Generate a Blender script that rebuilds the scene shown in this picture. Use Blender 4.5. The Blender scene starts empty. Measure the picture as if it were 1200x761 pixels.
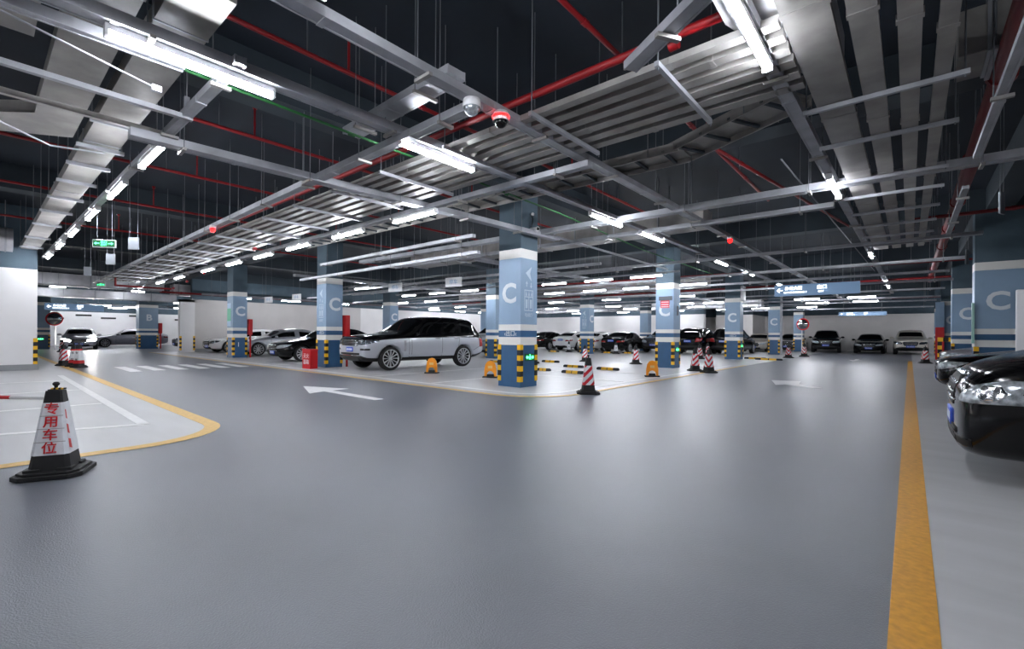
import bpy, bmesh, math, random
from mathutils import Vector, Matrix
from mathutils.bvhtree import BVHTree
random.seed(4)
PI = math.pi
S = bpy.context.scene
COL = S.collection
# ------------------------------------------------------------------ camera, world, exposure
F_PX, TH, RHO = 542.7, math.atan(466/542.7), math.radians(0.4)
CAM_D = Vector((-math.sin(TH), math.cos(TH), 0)); r0 = Vector((math.cos(TH), math.sin(TH), 0)); u0 = Vector((0, 0, 1))
CAM_R = r0*math.cos(RHO) + u0*math.sin(RHO); CAM_U = u0*math.cos(RHO) - r0*math.sin(RHO)
cd = bpy.data.cameras.new('camera'); cam = bpy.data.objects.new('camera', cd); COL.objects.link(cam)
M = Matrix((CAM_R, CAM_U, -CAM_D)).transposed().to_4x4(); M.translation = (0, 0, 1.2); cam.matrix_world = M
cd.sensor_width = 36; cd.lens = F_PX/1200*36; cd.shift_y = 11.7/1200; cd.clip_end = 300; cd.clip_start = 0.05
S.camera = cam
w = bpy.data.worlds.new('world'); S.world = w; w.use_nodes = True
w.node_tree.nodes['Background'].inputs[0].default_value = (0.5, 0.6, 0.8, 1); w.node_tree.nodes['Background'].inputs[1].default_value = 0.02
S.view_settings.view_transform = 'Standard'; S.view_settings.look = 'None'
S.view_settings.gamma = 1; S.view_settings.use_curve_mapping = False
S.view_settings.exposure = 2.1
TUBE_E = 30.0

# ------------------------------------------------------------------ materials
def srgb(r, g, b):
    f = lambda c: (c/255/12.92) if c/255 <= .04045 else ((c/255+.055)/1.055)**2.4
    return (f(r), f(g), f(b), 1)
MATS = {}
def mat(name, rgb, rough=.5, metal=0, emit=0, coat=0, var=0, scale=4, bump=0, spec=.5, stretch=(1, 1, 1), bscale=40, rvar=0):
    if name in MATS: return MATS[name]
    m = bpy.data.materials.new(name); m.use_nodes = True; nt = m.node_tree; b = nt.nodes['Principled BSDF']
    c = srgb(*rgb); b.inputs['Base Color'].default_value = c; b.inputs['Roughness'].default_value = rough
    b.inputs['Metallic'].default_value = metal; b.inputs['Coat Weight'].default_value = coat
    b.inputs['Specular IOR Level'].default_value = spec
    if emit:
        b.inputs['Emission Color'].default_value = c; b.inputs['Emission Strength'].default_value = emit
    if var or bump or rvar:
        tc = nt.nodes.new('ShaderNodeTexCoord'); mp = nt.nodes.new('ShaderNodeMapping'); mp.inputs['Scale'].default_value = stretch
        nt.links.new(tc.outputs['Object'], mp.inputs['Vector'])
        n = nt.nodes.new('ShaderNodeTexNoise'); n.inputs['Scale'].default_value = scale; n.inputs['Detail'].default_value = 6
        nt.links.new(mp.outputs[0], n.inputs['Vector'])
        if var:
            r = nt.nodes.new('ShaderNodeValToRGB')
            lo = tuple(max(0, x*(1-var)) for x in c[:3])+(1,); hi = tuple(min(1, x*(1+var)) for x in c[:3])+(1,)
            r.color_ramp.elements[0].position = .3; r.color_ramp.elements[0].color = lo
            r.color_ramp.elements[1].position = .7; r.color_ramp.elements[1].color = hi
            nt.links.new(n.outputs['Fac'], r.inputs['Fac']); nt.links.new(r.outputs[0], b.inputs['Base Color'])
        if rvar:
            mr = nt.nodes.new('ShaderNodeMapRange'); mr.inputs['To Min'].default_value = rough-rvar; mr.inputs['To Max'].default_value = rough+rvar
            nt.links.new(n.outputs['Fac'], mr.inputs['Value']); nt.links.new(mr.outputs[0], b.inputs['Roughness'])
        if bump:
            n2 = nt.nodes.new('ShaderNodeTexNoise'); n2.inputs['Scale'].default_value = bscale; n2.inputs['Detail'].default_value = 3
            nt.links.new(tc.outputs['Object'], n2.inputs['Vector'])
            bp = nt.nodes.new('ShaderNodeBump'); bp.inputs['Strength'].default_value = bump; bp.inputs['Distance'].default_value = .01
            nt.links.new(n2.outputs['Fac'], bp.inputs['Height']); nt.links.new(bp.outputs[0], b.inputs['Normal'])
    MATS[name] = m; return m
m_aisle = mat('aisle_epoxy', (106, 109, 117), .33, var=.14, scale=.8, bump=.35, bscale=110, rvar=.06)
m_bay = mat('bay_epoxy', (186, 186, 188), .34, var=.1, scale=1.5, bump=.05, bscale=60, rvar=.08, stretch=(.5, 2.5, 1))
m_yline = mat('yellow_floor_paint', (206, 146, 40), .45, var=.14, scale=30)
m_yline2 = mat('overexposed_yellow_floor_paint', (218, 178, 96), .45, var=.1, scale=20)  # same yellow as the right line, paled for overexposure and wear
m_wline = mat('white_floor_paint', (232, 232, 232), .45, var=.06, scale=9)
m_ceil = mat('dark_ceiling_paint', (32, 41, 52), .8, var=.25, scale=.7)
m_beam = mat('dark_beam_paint', (48, 58, 66), .7, var=.2, scale=.9)
m_wall = mat('white_wall_paint', (240, 238, 238), .7, var=.04, scale=1)
m_wallg2 = mat('dimmed_side_wall_paint', (204, 200, 198), .75, var=.04, scale=1)  # nearer side wall dimmed in its colour; the brighter stretch stays white
m_wallg = mat('grey_wall_paint', (236, 232, 230), .75, var=.05, scale=1)
m_wallteal = mat('blue_grey_wall_paint', (78, 96, 108), .7, var=.12, scale=2)
m_skirt = mat('grey_skirting_paint', (150, 152, 154), .6)
m_lblue = mat('light_blue_paint', (140, 166, 192), .45, var=.05, scale=2)
m_dblue = mat('deep_blue_paint', (50, 92, 132), .42, var=.1, scale=3)
m_pwhite = mat('white_band_paint', (236, 234, 230), .45)
m_letter = mat('white_letter_paint', (226, 232, 236), .5)
m_marking = mat('pale_stencil_paint', (196, 212, 224), .5)
m_ylw = mat('guard_yellow', (242, 186, 20), .4)
m_blk = mat('guard_black', (22, 22, 24), .5)
m_galv = mat('galvanised_steel', (168, 170, 176), .42, metal=.4, var=.22, scale=3, rvar=.1)
m_galvd = mat('weathered_galvanised_steel', (148, 145, 142), .45, metal=.35, var=.3, scale=2.5, rvar=.1)
m_duct = mat('duct_sheet_metal', (196, 196, 200), .36, metal=.4, var=.2, scale=2.2, bump=.3, bscale=6, rvar=.12)
m_rod = mat('hanger_steel', (120, 124, 130), .5, metal=.6)
m_redp = mat('red_pipe_paint', (138, 14, 22), .45)
m_redd = mat('dark_red_pipe_paint', (120, 20, 24), .45)
m_green = mat('green_pipe_paint', (34, 98, 48), .6)
m_white = mat('white_plastic', (230, 230, 232), .35)
m_tube = mat('lit_tube', (244, 248, 255), .5, emit=TUBE_E)
m_sred = mat('red_alarm_glow', (255, 20, 20), .4, emit=1.5)
m_sgreen = mat('green_exit_glow', (60, 240, 120), .4, emit=2.5)
m_dgreen = mat('dark_exit_panel', (18, 70, 44), .4, emit=.15)
m_signb = mat('sign_blue', (112, 140, 172), .45, emit=.12)
m_signw = mat('sign_lit_white', (240, 248, 255), .5, emit=1.6)
m_rubber = mat('black_rubber', (24, 24, 26), .6, var=.2, scale=20)
m_refl = mat('white_reflective_sheet', (222, 224, 228), .35, var=.08, scale=12)
m_redc = mat('cone_red', (205, 28, 36), .4)
m_orange = mat('orange_lock_paint', (240, 150, 20), .4)
m_redbox = mat('fire_red', (190, 24, 30), .35)
m_chrome = mat('chrome', (215, 218, 222), .12, metal=1)
m_mirror = mat('mirror_glass', (225, 228, 230), .03, metal=1)
m_glass = mat('tinted_car_glass', (8, 9, 10), .04, spec=.5)
m_tyre = mat('tyre_rubber', (20, 20, 21), .75)
m_rimm = mat('alloy', (205, 206, 210), .3, metal=.4)
m_trim = mat('black_plastic_trim', (18, 18, 20), .5)
m_grille = mat('dark_grille', (10, 10, 11), .6)
m_seam = mat('panel_gap', (8, 8, 8), .8)
m_lens = mat('headlamp_lens', (176, 182, 188), .12, metal=.4, var=.5, scale=26)
m_lensd = mat('dark_headlamp_lens', (70, 76, 84), .08, metal=.5, var=.5, scale=14, coat=1)
m_headon = mat('lit_headlamp', (255, 250, 244), .3, emit=60)
m_tail = mat('tail_lamp_red', (150, 12, 18), .15, coat=1)
m_plate = mat('blue_plate', (40, 80, 190), .4)
m_pchar = mat('plate_white', (220, 226, 235), .4)
m_amber = mat('amber_lens', (225, 120, 30), .2)
PAINT = {
 'black': mat('black_car_paint', (7, 7, 9), .12, spec=.42),
 'silver': mat('silver_car_paint', (188, 192, 200), .3, metal=.35, coat=1),
 'white': mat('white_car_paint', (232, 232, 232), .25, coat=1),
 'champagne': mat('champagne_car_paint', (178, 172, 164), .3, metal=.4, coat=1),
 'grey': mat('grey_car_paint', (72, 74, 80), .25, metal=.4, coat=1),
 'beige': mat('pale_beige_car_paint', (206, 200, 190), .28, metal=.2, coat=1),
 'lilac': mat('pale_silver_car_paint', (170, 168, 178), .3, metal=.3, coat=1),
}
def stripe_mat():
    m = bpy.data.materials.new('red_white_diagonal_sheet'); m.use_nodes = True; nt = m.node_tree; b = nt.nodes['Principled BSDF']
    tc = nt.nodes.new('ShaderNodeTexCoord'); sp = nt.nodes.new('ShaderNodeSeparateXYZ'); nt.links.new(tc.outputs['Object'], sp.inputs[0])
    def mt(op, a, c):
        n = nt.nodes.new('ShaderNodeMath'); n.operation = op
        for i, v in enumerate((a, c)):
            if isinstance(v, (int, float)): n.inputs[i].default_value = v
            else: nt.links.new(v, n.inputs[i])
        return n.outputs[0]
    s = mt('ADD', sp.outputs[0], sp.outputs[1]); s = mt('MULTIPLY', s, -.9); s = mt('ADD', s, sp.outputs[2]); s = mt('ADD', s, 5.0)
    s = mt('DIVIDE', s, .155); s = mt('FRACT', s, 0); s = mt('GREATER_THAN', s, .52)
    mx = nt.nodes.new('ShaderNodeMix'); mx.data_type = 'RGBA'; nt.links.new(s, mx.inputs[0])
    mx.inputs[6].default_value = srgb(226, 226, 230); mx.inputs[7].default_value = srgb(205, 24, 40)
    nt.links.new(mx.outputs[2], b.inputs['Base Color']); b.inputs['Roughness'].default_value = .35
    return m
m_stripe = stripe_mat()

# ------------------------------------------------------------------ helpers
class MB:
    def __init__(s): s.v = []; s.f = []; s.m = []; s.sm = []
    def add(s, vs, fs, mi=0, smooth=False):
        o = len(s.v); s.v += [tuple(v) for v in vs]
        for f in fs: s.f.append(tuple(i+o for i in f)); s.m.append(mi); s.sm.append(smooth)
        return s
    def box(s, a, b, mi=0, X=None):
        x0, y0, z0 = a; x1, y1, z1 = b
        vs = [Vector(p) for p in ((x0,y0,z0),(x1,y0,z0),(x1,y1,z0),(x0,y1,z0),(x0,y0,z1),(x1,y0,z1),(x1,y1,z1),(x0,y1,z1))]
        if X is not None: vs = [X @ v for v in vs]
        return s.add(vs, [(0,3,2,1),(4,5,6,7),(0,1,5,4),(1,2,6,5),(2,3,7,6),(3,0,4,7)], mi)
    def prism(s, poly, z0, z1, mi=0, X=None):      # poly in xy, extruded along z
        n = len(poly); vs = [Vector((x, y, z0)) for x, y in poly]+[Vector((x, y, z1)) for x, y in poly]
        if X is not None: vs = [X @ v for v in vs]
        return s.add(vs, [tuple(range(n))[::-1], tuple(range(n, 2*n))]+[(i, (i+1) % n, n+(i+1) % n, n+i) for i in range(n)], mi)
    def tube(s, p, q, r, n=8, mi=0, r2=None):
        p, q = Vector(p), Vector(q); d = (q-p).normalized(); a = d.orthogonal().normalized(); b = d.cross(a); r2 = r if r2 is None else r2
        vs = [p+(a*math.cos(t)+b*math.sin(t))*r for t in [2*PI*i/n for i in range(n)]]+[q+(a*math.cos(t)+b*math.sin(t))*r2 for t in [2*PI*i/n for i in range(n)]]
        s.add(vs, [(i, (i+1) % n, n+(i+1) % n, n+i) for i in range(n)], mi, True)
        return s.add(vs, [tuple(range(n))[::-1], tuple(range(n, 2*n))], mi)
    def path(s, pts, r, n=8, mi=0):
        for a, b in zip(pts, pts[1:]): s.tube(a, b, r, n, mi)
        for p in pts[1:-1]: s.ball(p, r*1.02, 6, mi=mi)
        return s
    def ball(s, c, r, n=8, sc=(1, 1, 1), mi=0, X=None):
        vs = []; fs = []; k = n*2
        for i in range(n+1):
            for j in range(k):
                t = PI*i/n; u = 2*PI*j/k
                v = Vector((c[0]+r*sc[0]*math.sin(t)*math.cos(u), c[1]+r*sc[1]*math.sin(t)*math.sin(u), c[2]+r*sc[2]*math.cos(t)))
                vs.append(X @ v if X is not None else v)
        for i in range(n):
            for j in range(k): fs.append((i*k+j, (i+1)*k+j, (i+1)*k+(j+1) % k, i*k+(j+1) % k))
        return s.add(vs, fs, mi, True)
    def lathe(s, prof, n=32, X=None, mi=0, smooth=True):     # profile (radius, height) about z
        vs = []; fs = []; k = len(prof)
        for j in range(n):
            t = 2*PI*j/n
            for r, h in prof:
                v = Vector((r*math.cos(t), r*math.sin(t), h)); vs.append(X @ v if X is not None else v)
        for j in range(n):
            for i in range(k-1): fs.append((j*k+i, ((j+1) % n)*k+i, ((j+1) % n)*k+i+1, j*k+i+1))
        return s.add(vs, fs, mi, smooth)
    def mesh(s, name, mats):
        me = bpy.data.meshes.new(name); me.from_pydata(s.v, [], s.f)
        for m in (mats if isinstance(mats, (list, tuple)) else [mats]): me.materials.append(m)
        me.polygons.foreach_set('material_index', s.m); me.polygons.foreach_set('use_smooth', s.sm); me.update()
        return me
    def build(s, name, mats, parent=None, loc=None, rz=0, bevel=0):
        o = bpy.data.objects.new(name, s.mesh(name, mats)); COL.objects.link(o)
        if parent is not None: o.parent = parent
        if loc is not None: o.location = loc
        if rz: o.rotation_euler.z = rz
        if bevel:
            b = o.modifiers.new('bevel', 'BEVEL'); b.width = bevel; b.segments = 2; b.limit_method = 'ANGLE'; b.angle_limit = .6
        return o
def tag(o, label=None, cat=None, group=None, kind=None):
    if label: o['label'] = label
    if cat: o['category'] = cat
    if group: o['group'] = group
    if kind: o['kind'] = kind
    return o
def empty(name, loc=(0, 0, 0), rz=0, label=None, cat=None, group=None, kind=None):
    o = bpy.data.objects.new(name, None); COL.objects.link(o); o.location = loc; o.rotation_euler.z = rz; o.empty_display_size = .2
    return tag(o, label, cat, group, kind)
def struct(mb, name, mats): return tag(mb.build(name, mats), kind='structure')
def copy_tree(o, parent=None):
    c = o.copy(); COL.objects.link(c)
    if parent is not None: c.parent = parent
    for ch in [x for x in KIDS.get(o.name, [])]: copy_tree(ch, c)
    return c
KIDS = {}
def register(o):            # remember the children once so that copies are cheap
    KIDS[o.name] = [c for c in bpy.data.objects if c.parent == o]
    for c in KIDS[o.name]: register(c)
def text_obj(txt, size, name, m, parent, loc, rot, depth=.004, cx=True, label=None, bold=.0):
    cu = bpy.data.curves.new(name, 'FONT'); cu.body = txt; cu.size = size; cu.extrude = depth; cu.resolution_u = 3
    cu.align_x = 'CENTER' if cx else 'LEFT'; cu.align_y = 'CENTER'
    cu.offset = size*bold
    t = bpy.data.objects.new(name, cu); COL.objects.link(t); bpy.context.view_layer.update()
    me = bpy.data.meshes.new_from_object(t.evaluated_get(bpy.context.evaluated_depsgraph_get()))
    bpy.data.objects.remove(t); me.materials.clear(); me.materials.append(m)
    o = bpy.data.objects.new(name, me); COL.objects.link(o); o.parent = parent; o.location = loc; o.rotation_euler = rot
    if label: o['label'] = label
    return o
# text orientations: readable from -Y side, from +X side
ROT_NY = (PI/2, 0, 0); ROT_PX = (PI/2, 0, PI/2)
ORD = ['nearest', 'second', 'third', 'fourth', 'fifth', 'sixth', 'seventh', 'eighth', 'ninth', 'tenth', 'eleventh', 'twelfth', 'thirteenth', 'fourteenth']

# ------------------------------------------------------------------ setting: floor, ceiling, walls
X0, X1, Y0, Y1, ZC = -62, 9.0, -9.0, 48.0, 5.0
struct(MB().box((X0, Y0, -.2), (X1, Y1, 0)), 'floor', m_aisle)
def arc(cx, cy, r, a0, a1, n=10): return [(cx+r*math.cos(math.radians(a0+(a1-a0)*i/n)), cy+r*math.sin(math.radians(a0+(a1-a0)*i/n))) for i in range(n+1)]
def main_outline(o): # bay block to the left of the long aisle; o = inset
    return [(-34, 6.7+o)]+arc(-6.3, 8.0+o*0, 1.3-o, -90, 0)+[(-5-o, 20.5-o)]
def left_outline(o): return [(-46, 2.12-o)]+arc(-7.0, 1.1, 1.02-o, 90, 0)+[(-5.98-o, -8)]
def flat(poly, z0, z1, name, m, label=None): 
    o = struct(MB().prism(poly, z0, z1), name, m)
    return o
floor_marks = []
flat([(-34, 8.7)]+[(-34, 6.7)]+arc(-6.3, 8.0, 1.3, -90, 0)+[(-5, 47.9), (-33, 47.9), (-33, 8.7)], 0, .004, 'floor', m_bay)
flat([(-46, 2.12)]+[(-46, -8)]+[(-5.98, -8)]+arc(-7.0, 1.1, 1.02, 0, 90), 0, .004, 'floor', m_bay)
flat([(.1, -8), (8.9, -8), (8.9, 47.9), (.1, 47.9)], 0, .004, 'floor', m_bay)
def ribbon(inner, outer, z0, z1):
    mb = MB(); n = len(inner); vs = [(x, y, z1) for x, y in inner]+[(x, y, z1) for x, y in outer]+[(x, y, z0) for x, y in inner]+[(x, y, z0) for x, y in outer]
    fs = []
    for i in range(n-1):
        fs += [(i, i+1, n+i+1, n+i), (i, 2*n+i, 2*n+i+1, i+1), (n+i, n+i+1, 3*n+i+1, 3*n+i)]
    mb.add(vs, fs); return mb
struct(ribbon(main_outline(.0), main_outline(.13), .004, .007), 'trim_1', m_yline2)
struct(ribbon(main_outline(.42), main_outline(.54), .004, .007), 'trim_2', m_wline)
struct(ribbon(left_outline(.0), left_outline(.17), .004, .007), 'trim_3', m_yline2)
struct(MB().box((-.06, -8, .0), (.1, 30.5, .007)), 'trim_4', m_yline)
mb = MB()                                   # parking bay lines and crosswalk
for x in (-8.8, -11.4, -17.9, -20.5, -26.6, -29.2): mb.box((x-.06, 7.3, .004), (x+.06, 12.8, .007))
for y in (10.9, 13.5, 18.9): mb.box((-10.5, y-.05, .004), (-5.5, y+.05, .007))
struct(mb, 'trim_5', m_wline)
mb = MB()
for i, y in enumerate((3.1, 3.7, 4.3, 4.9, 5.5, 6.1)): mb.prism([(-20.4, y), (-17.7, y-.03), (-17.7, y+.27), (-20.4, y+.3)], 0, .005)
struct(mb, 'trim_6', m_wline)
def rib2(p, q, w):
    p, q = Vector(p).to_2d(), Vector(q).to_2d(); d = (q-p).normalized(); n = Vector((-d.y, d.x))*w/2
    return [tuple(p-n), tuple(q-n), tuple(q+n), tuple(p+n)]
mb = MB()
for p, q in (((-17.5, 1.55), (-7.5, 1.45)), ((-7.5, 1.45), (-8.0, .1)), ((-12.9, 1.45), (-13.1, -3)), ((-10.2, 1.4), (-10.4, -3)), ((-15.6, 1.45), (-15.9, -3)), ((-7.5, .1), (-17, .15))):
    mb.prism(rib2(p, q, .12), .004, .0065)
struct(mb, 'trim_7', m_wline)
mb = MB()                                   # direction arrows
mb.prism([(-10.35, 4.85), (-9.0, 4.35), (-9.15, 4.72), (-7.3, 4.72), (-7.3, 4.9), (-9.15, 4.9), (-9.2, 5.3)], 0, .005)
mb.prism([(-2.85, 14.2), (-2.5, 12.9), (-2.35, 13.2), (-1.7, 12.7), (-1.55, 12.95), (-2.1, 13.5), (-2.2, 14.4)], 0, .005)
mb.prism([(-2.4, 29.6), (-2.1, 28.0), (-1.8, 29.6), (-2.02, 29.5), (-2.02, 31), (-2.18, 31), (-2.18, 29.5)], 0, .005)
struct(mb, 'trim_8', m_wline)

struct(MB().box((X0, Y0, ZC), (X1, Y1, ZC+.2)), 'ceiling', m_ceil)
mb = MB()
for x in (-42, -33.2, -24.5, -15.75, -6.95, 1.7): mb.box((x-.25, Y0+.1, 4.45), (x+.25, Y1-.1, ZC))
for y in (-.7, 8.3, 17.0, 25.7, 34.4, 43.1): mb.box((X0+.1, y-.25, 4.45), (X1-.1, y+.25, ZC))
struct(mb, 'ceiling', m_beam)
def wall(name, a, b, split=3.2, low=m_wall, high=m_wallteal, skirt=.16):
    mb = MB(); mb.box(a, (b[0], b[1], split)); mb.box((a[0], a[1], split), b, 1)
    return struct(mb, name, [low, high])
wall('wall_far', (X0, Y1, 0), (X1, Y1+.3, ZC), 3.05, m_wallg)
wall('wall_right', (X1, Y0, 0), (X1+.3, Y1, ZC), 1.4, m_wallg)
wall('wall_near', (X0, Y0-.3, 0), (X1, Y0, ZC), 3.2)
wall('wall_left', (X0-.3, Y0, 0), (X0, Y1, ZC), 3.0)
wall('wall_side', (-33.3, 8.65, 0), (-33, 20, ZC), 3.2, m_wallg2)
wall('wall_side', (-33.3, 20, 0), (-33, 47.9, ZC), 3.2, m_wall)
wall('wall_back', (-53.3, .6, 0), (-53, 24, ZC), 2.85)
wall('wall_corner', (-13.2, 43.5, 0), (-10.2, 47.95, ZC), 3.05, m_wallg)
wall('wall_inner', (-32.9, 40.5, 0), (-13.3, 41.0, ZC), 3.05)
wall('wall_room', (-21.6, -8.9, 0), (-20.5, 1.3, ZC), 3.1)
struct(MB().box((-20.5, -8.9, 0), (-20.46, 1.3, .18)).box((-21.6, 1.3, 0), (-20.46, 1.34, .18)), 'baseboard_room', m_skirt)
struct(MB().box((-33, 8.65, 0), (-32.96, 47.9, .2)), 'baseboard_side', m_skirt)

# ------------------------------------------------------------------ pillars
def guard_mb(sx, sy, z0=.13, z1=.97, n=7, w=.085, t=.014):
    """yellow and black corner guard round a corner whose faces look towards sx and sy"""
    mb = MB(); h = (z1-z0)/n
    for i in range(n):
        a, b = z0+i*h, z0+(i+1)*h; k = i % 2
        mb.box((min(0, -sx*w), min(0, sy*t), a), (max(0, -sx*w), max(0, sy*t), b), k)
        mb.box((min(0, sx*t), min(sy*t, -sy*w), a), (max(0, sx*t), max(sy*t, -sy*w), b), k)
    return mb
def lift_icon(parent, fx, fy, z, face, s=1.0):
    """pale stencil: arrow head, two small arrows, a lift car with figures and two lines of small characters"""
    def P(u, v):
        return (fx+u*s, fy-.003, z+v*s) if face == 'ny' else (fx+.003, fy+u*s, z+v*s)
    mb = MB()
    def poly(pts): mb.add([P(*p) for p in pts], [tuple(range(len(pts)))])
    poly([(-.13, .62), (.09, .78), (.03, .62)]); poly([(-.13, .62), (.03, .62), (.09, .44)])
    for cx, up in ((-.09, 1), (.07, -1)):
        c = .36
        poly([(cx-.012, c-.05), (cx+.012, c-.05), (cx+.012, c+.05), (cx-.012, c+.05)])
        poly([(cx-.04, c+.02*up), (cx, c+.08*up), (cx+.04, c+.02*up)])
    for a, b, c, d in ((-.17, -.22, -.15, .24), (.13, -.22, .15, .24), (-.17, .22, .15, .24), (-.17, -.24, .15, -.22), (-.17, .07, .15, .09), (-.02, -.22, 0, .07)):
        poly([(a, b), (c, b), (c, d), (a, d)])
    for i in range(3):
        cx = -.1+.095*i; poly([(cx-.02, .1), (cx+.02, .1), (cx+.02, .17), (cx-.02, .17)]); poly([(cx-.012, .18), (cx+.012, .18), (cx+.012, .205), (cx-.012, .205)])
    for cx in (-.09, .065): poly([(cx-.035, -.18), (cx+.035, -.18), (cx+.035, .02), (cx-.035, .02)])
    o = mb.build('lift_marking', m_marking, parent); o['label'] = 'pale stencil of a lift with arrows'
    text_obj('电梯厅', .1*s, 'caption', m_marking, parent, P(-.01, -.34), ROT_NY if face == 'ny' else ROT_PX, .002)
PILLARS = []
def pillar(x1, y0, wx, wy, label, cface='ny', letter='C', icon=None, band_text=None, guards=('pn', 'nn', 'pp'), exit_face=None, green_strip=None, h=4.45, white=False, lsize=.62, red=False):
    """(x1, y0) is the corner nearest the long aisle"""
    t = empty('concrete_pillar', (x1, y0, 0), 0, label, 'pillar', 'painted concrete pillars of the car park')
    mb = MB()
    zs = [0, .96, 1.14, 1.29, 1.43, 2.93, 3.14, h]; ms = [0, 2, 0, 2, 1, 2, 3]
    if white: ms = [2]*7
    for a, b, m in zip(zs, zs[1:], ms): mb.box((-wx, 0, a), (0, wy, b), m)
    mb.build('shaft', [m_dblue, m_lblue, m_pwhite, m_wallteal] if not white else [m_dblue, m_lblue, m_wall, m_wallteal], t)
    for g in guards:
        sx, sy = (1 if g[0] == 'p' else -1), (1 if g[1] == 'p' else -1)
        guard_mb(sx, sy).build('corner_guard', [m_ylw, m_blk], t, (0 if sx > 0 else -wx, wy if sy > 0 else 0, 0))
    if letter:
        if cface == 'ny': text_obj(letter, lsize, 'letter', m_letter, t, (-wx*.52, -.002, 2.12), ROT_NY, bold=.028)
        else: text_obj(letter, lsize, 'letter', m_letter, t, (.002, wy*.52, 2.2), ROT_PX, bold=.028)
    if icon == 'px': lift_icon(t, .0, wy*.5, 1.98, 'px')
    if icon == 'ny': lift_icon(t, -wx*.5, 0, 1.98, 'ny')
    if band_text == 'ny': text_obj('‹出口‹', .14, 'direction_text', m_letter, t, (-wx*.45, -.002, 1.215), ROT_NY, .002)
    if band_text == 'px': text_obj('‹出口‹', .14, 'direction_text', m_letter, t, (.002, wy*.5, 1.215), ROT_PX, .002)
    if exit_face:
        o = empty('exit_marker', (0, 0, 0)); o.parent = t; o['label'] = 'low glowing green exit sign'
        X = Matrix.Translation((.0, wy*.55, .68)) if exit_face == 'px' else Matrix.Translation((-wx*.5, 0, .68)) @ Matrix.Rotation(-PI/2, 4, 'Z')
        MB().box((0, -.17, -.08), (.015, .17, .08), X=X).build('panel', m_dgreen, o)
        mb = MB()
        for sg in (1, -1):
            mb.add([X @ Vector((.018, sg*a, b)) for a, b in ((.05, -.02), (.1, -.02), (.1, -.045), (.14, 0), (.1, .045), (.1, .02), (.05, .02))], [tuple(range(7))])
        mb.add([X @ Vector((.018, a, b)) for a, b in ((-.035, -.05), (-.02, -.05), (0, -.01), (.02, -.05), (.035, -.05), (.014, .015), (.035, .03), (.0, .035), (-.03, .02), (-.012, .01))], [tuple(range(10))])
        mb.ball((0, 0, 0), .012, 5, X=X @ Matrix.Translation((.018, 0, .055)))
        mb.build('symbol', m_sgreen, o)
    if green_strip == 'ny':
        mb = MB(); mb.box((-wx+.03, -.006, 1.5), (-wx*.35, 0, 2.6), 1).box((-wx+.03, -.008, 1.75), (-wx*.35, -.001, 2.35), 0)
        o = mb.build('notice_strip', [mat('notice_green', (120, 205, 170), .5), mat('notice_pale_blue', (190, 215, 235), .5)], t); o['label'] = 'pale green and blue notice strip'
    PILLARS.append(t); return t
p_main = pillar(-6.62, 8.0, .66, .6, 'nearest blue and white pillar marked C, with cameras and a green exit sign', icon='px', band_text='ny', exit_face='px')
p = pillar(-6.55, 16.7, .68, .62, 'blue pillar marked C with a small red notice, second along the aisle', exit_face='px', guards=('pn', 'nn', 'pp'))
MB().box((-.56, -.03, 2.5), (-.06, 0, 2.65)).build('grey_hood', mat('hood_grey', (84, 88, 94), .5), p)
n_ = MB().box((-.5, -.012, 2.22), (-.16, 0, 2.5)).build('notice', mat('notice_red', (205, 60, 80), .5), p); n_['label'] = 'small red notice'
for zz in (2.44, 2.35, 2.27): MB().box((-.47, -.016, zz-.02), (-.19, -.012, zz+.015)).build('notice_line', mat('notice_pink', (235, 190, 195), .5), p)
MB().tube((.03, .3, 1.95), (.03, .3, 2.3), .035).build('siren_tube', m_galv, p)
p = pillar(-6.55, 25.4, .72, .62, 'blue pillar marked C with a wall box near its top, third along the aisle', band_text='ny', exit_face='px')
MB().box((.0, .05, 3.0), (.14, .5, 3.75)).build('wall_box', m_white, p, bevel=.02)
p = pillar(-6.4, 34.1, .66, .62, 'blue pillar marked C with a grey conduit on its edge, fourth along the aisle', exit_face=None)
MB().tube((.1, -.05, 0), (.1, -.05, 4.4), .07).build('conduit', m_galv, p)
pillar(-6.4, 42.8, .66, .6, 'farthest blue pillar of the aisle row, behind a convex mirror', letter=None, band_text='ny')
pillar(-15.4, 8.0, .66, .62, 'blue pillar marked C between the black sedan and the silver and black off-roader', cface='px', icon='ny', band_text='ny')
p = pillar(-24.25, 8.0, .75, .62, 'blue pillar marked C with green notice strip, beside the white car', cface='px', green_strip='ny')
text_obj('1', .3, 'number', m_letter, p, (.002, .25, .62), ROT_PX)
pillar(-32.6, 7.95, .4, .75, 'plain white pillar at the end of the side wall', letter=None, white=True, h=3.0, guards=('pn', 'pp'))
pillar(-41.3, 7.65, .9, 1.1, 'distant blue pillar marked B', cface='px', letter='B')
pillar(-44.0, 2.4, .7, 1.0, 'distant blue-grey pillar with a low green exit sign, beside the white room wall', letter=None, exit_face='px', guards=('pn', 'pp'))
pillar(-15.4, 16.7, .66, .62, 'blue pillar half hidden behind the nearest C pillar', letter=None)
pillar(-24.25, 16.7, .75, .62, 'blue pillar marked C rising behind the silver and black off-roader', cface='px')
pillar(-15.4, 25.4, .66, .62, 'blue pillar marked C with lift sign, behind the white sedans', cface='px', icon='ny')
pillar(-24.25, 25.4, .75, .62, 'pale blue pillar marked C far behind the white sedans', cface='px')
pillar(-15.4, 34.1, .66, .62, 'far blue pillar behind the dark cars left of the red-notice pillar', letter=None)
p = pillar(2.15, 16.9, .88, .6, 'large dark blue pillar marked C nearest on the right side', guards=('nn', 'pn'), lsize=.64)
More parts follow.
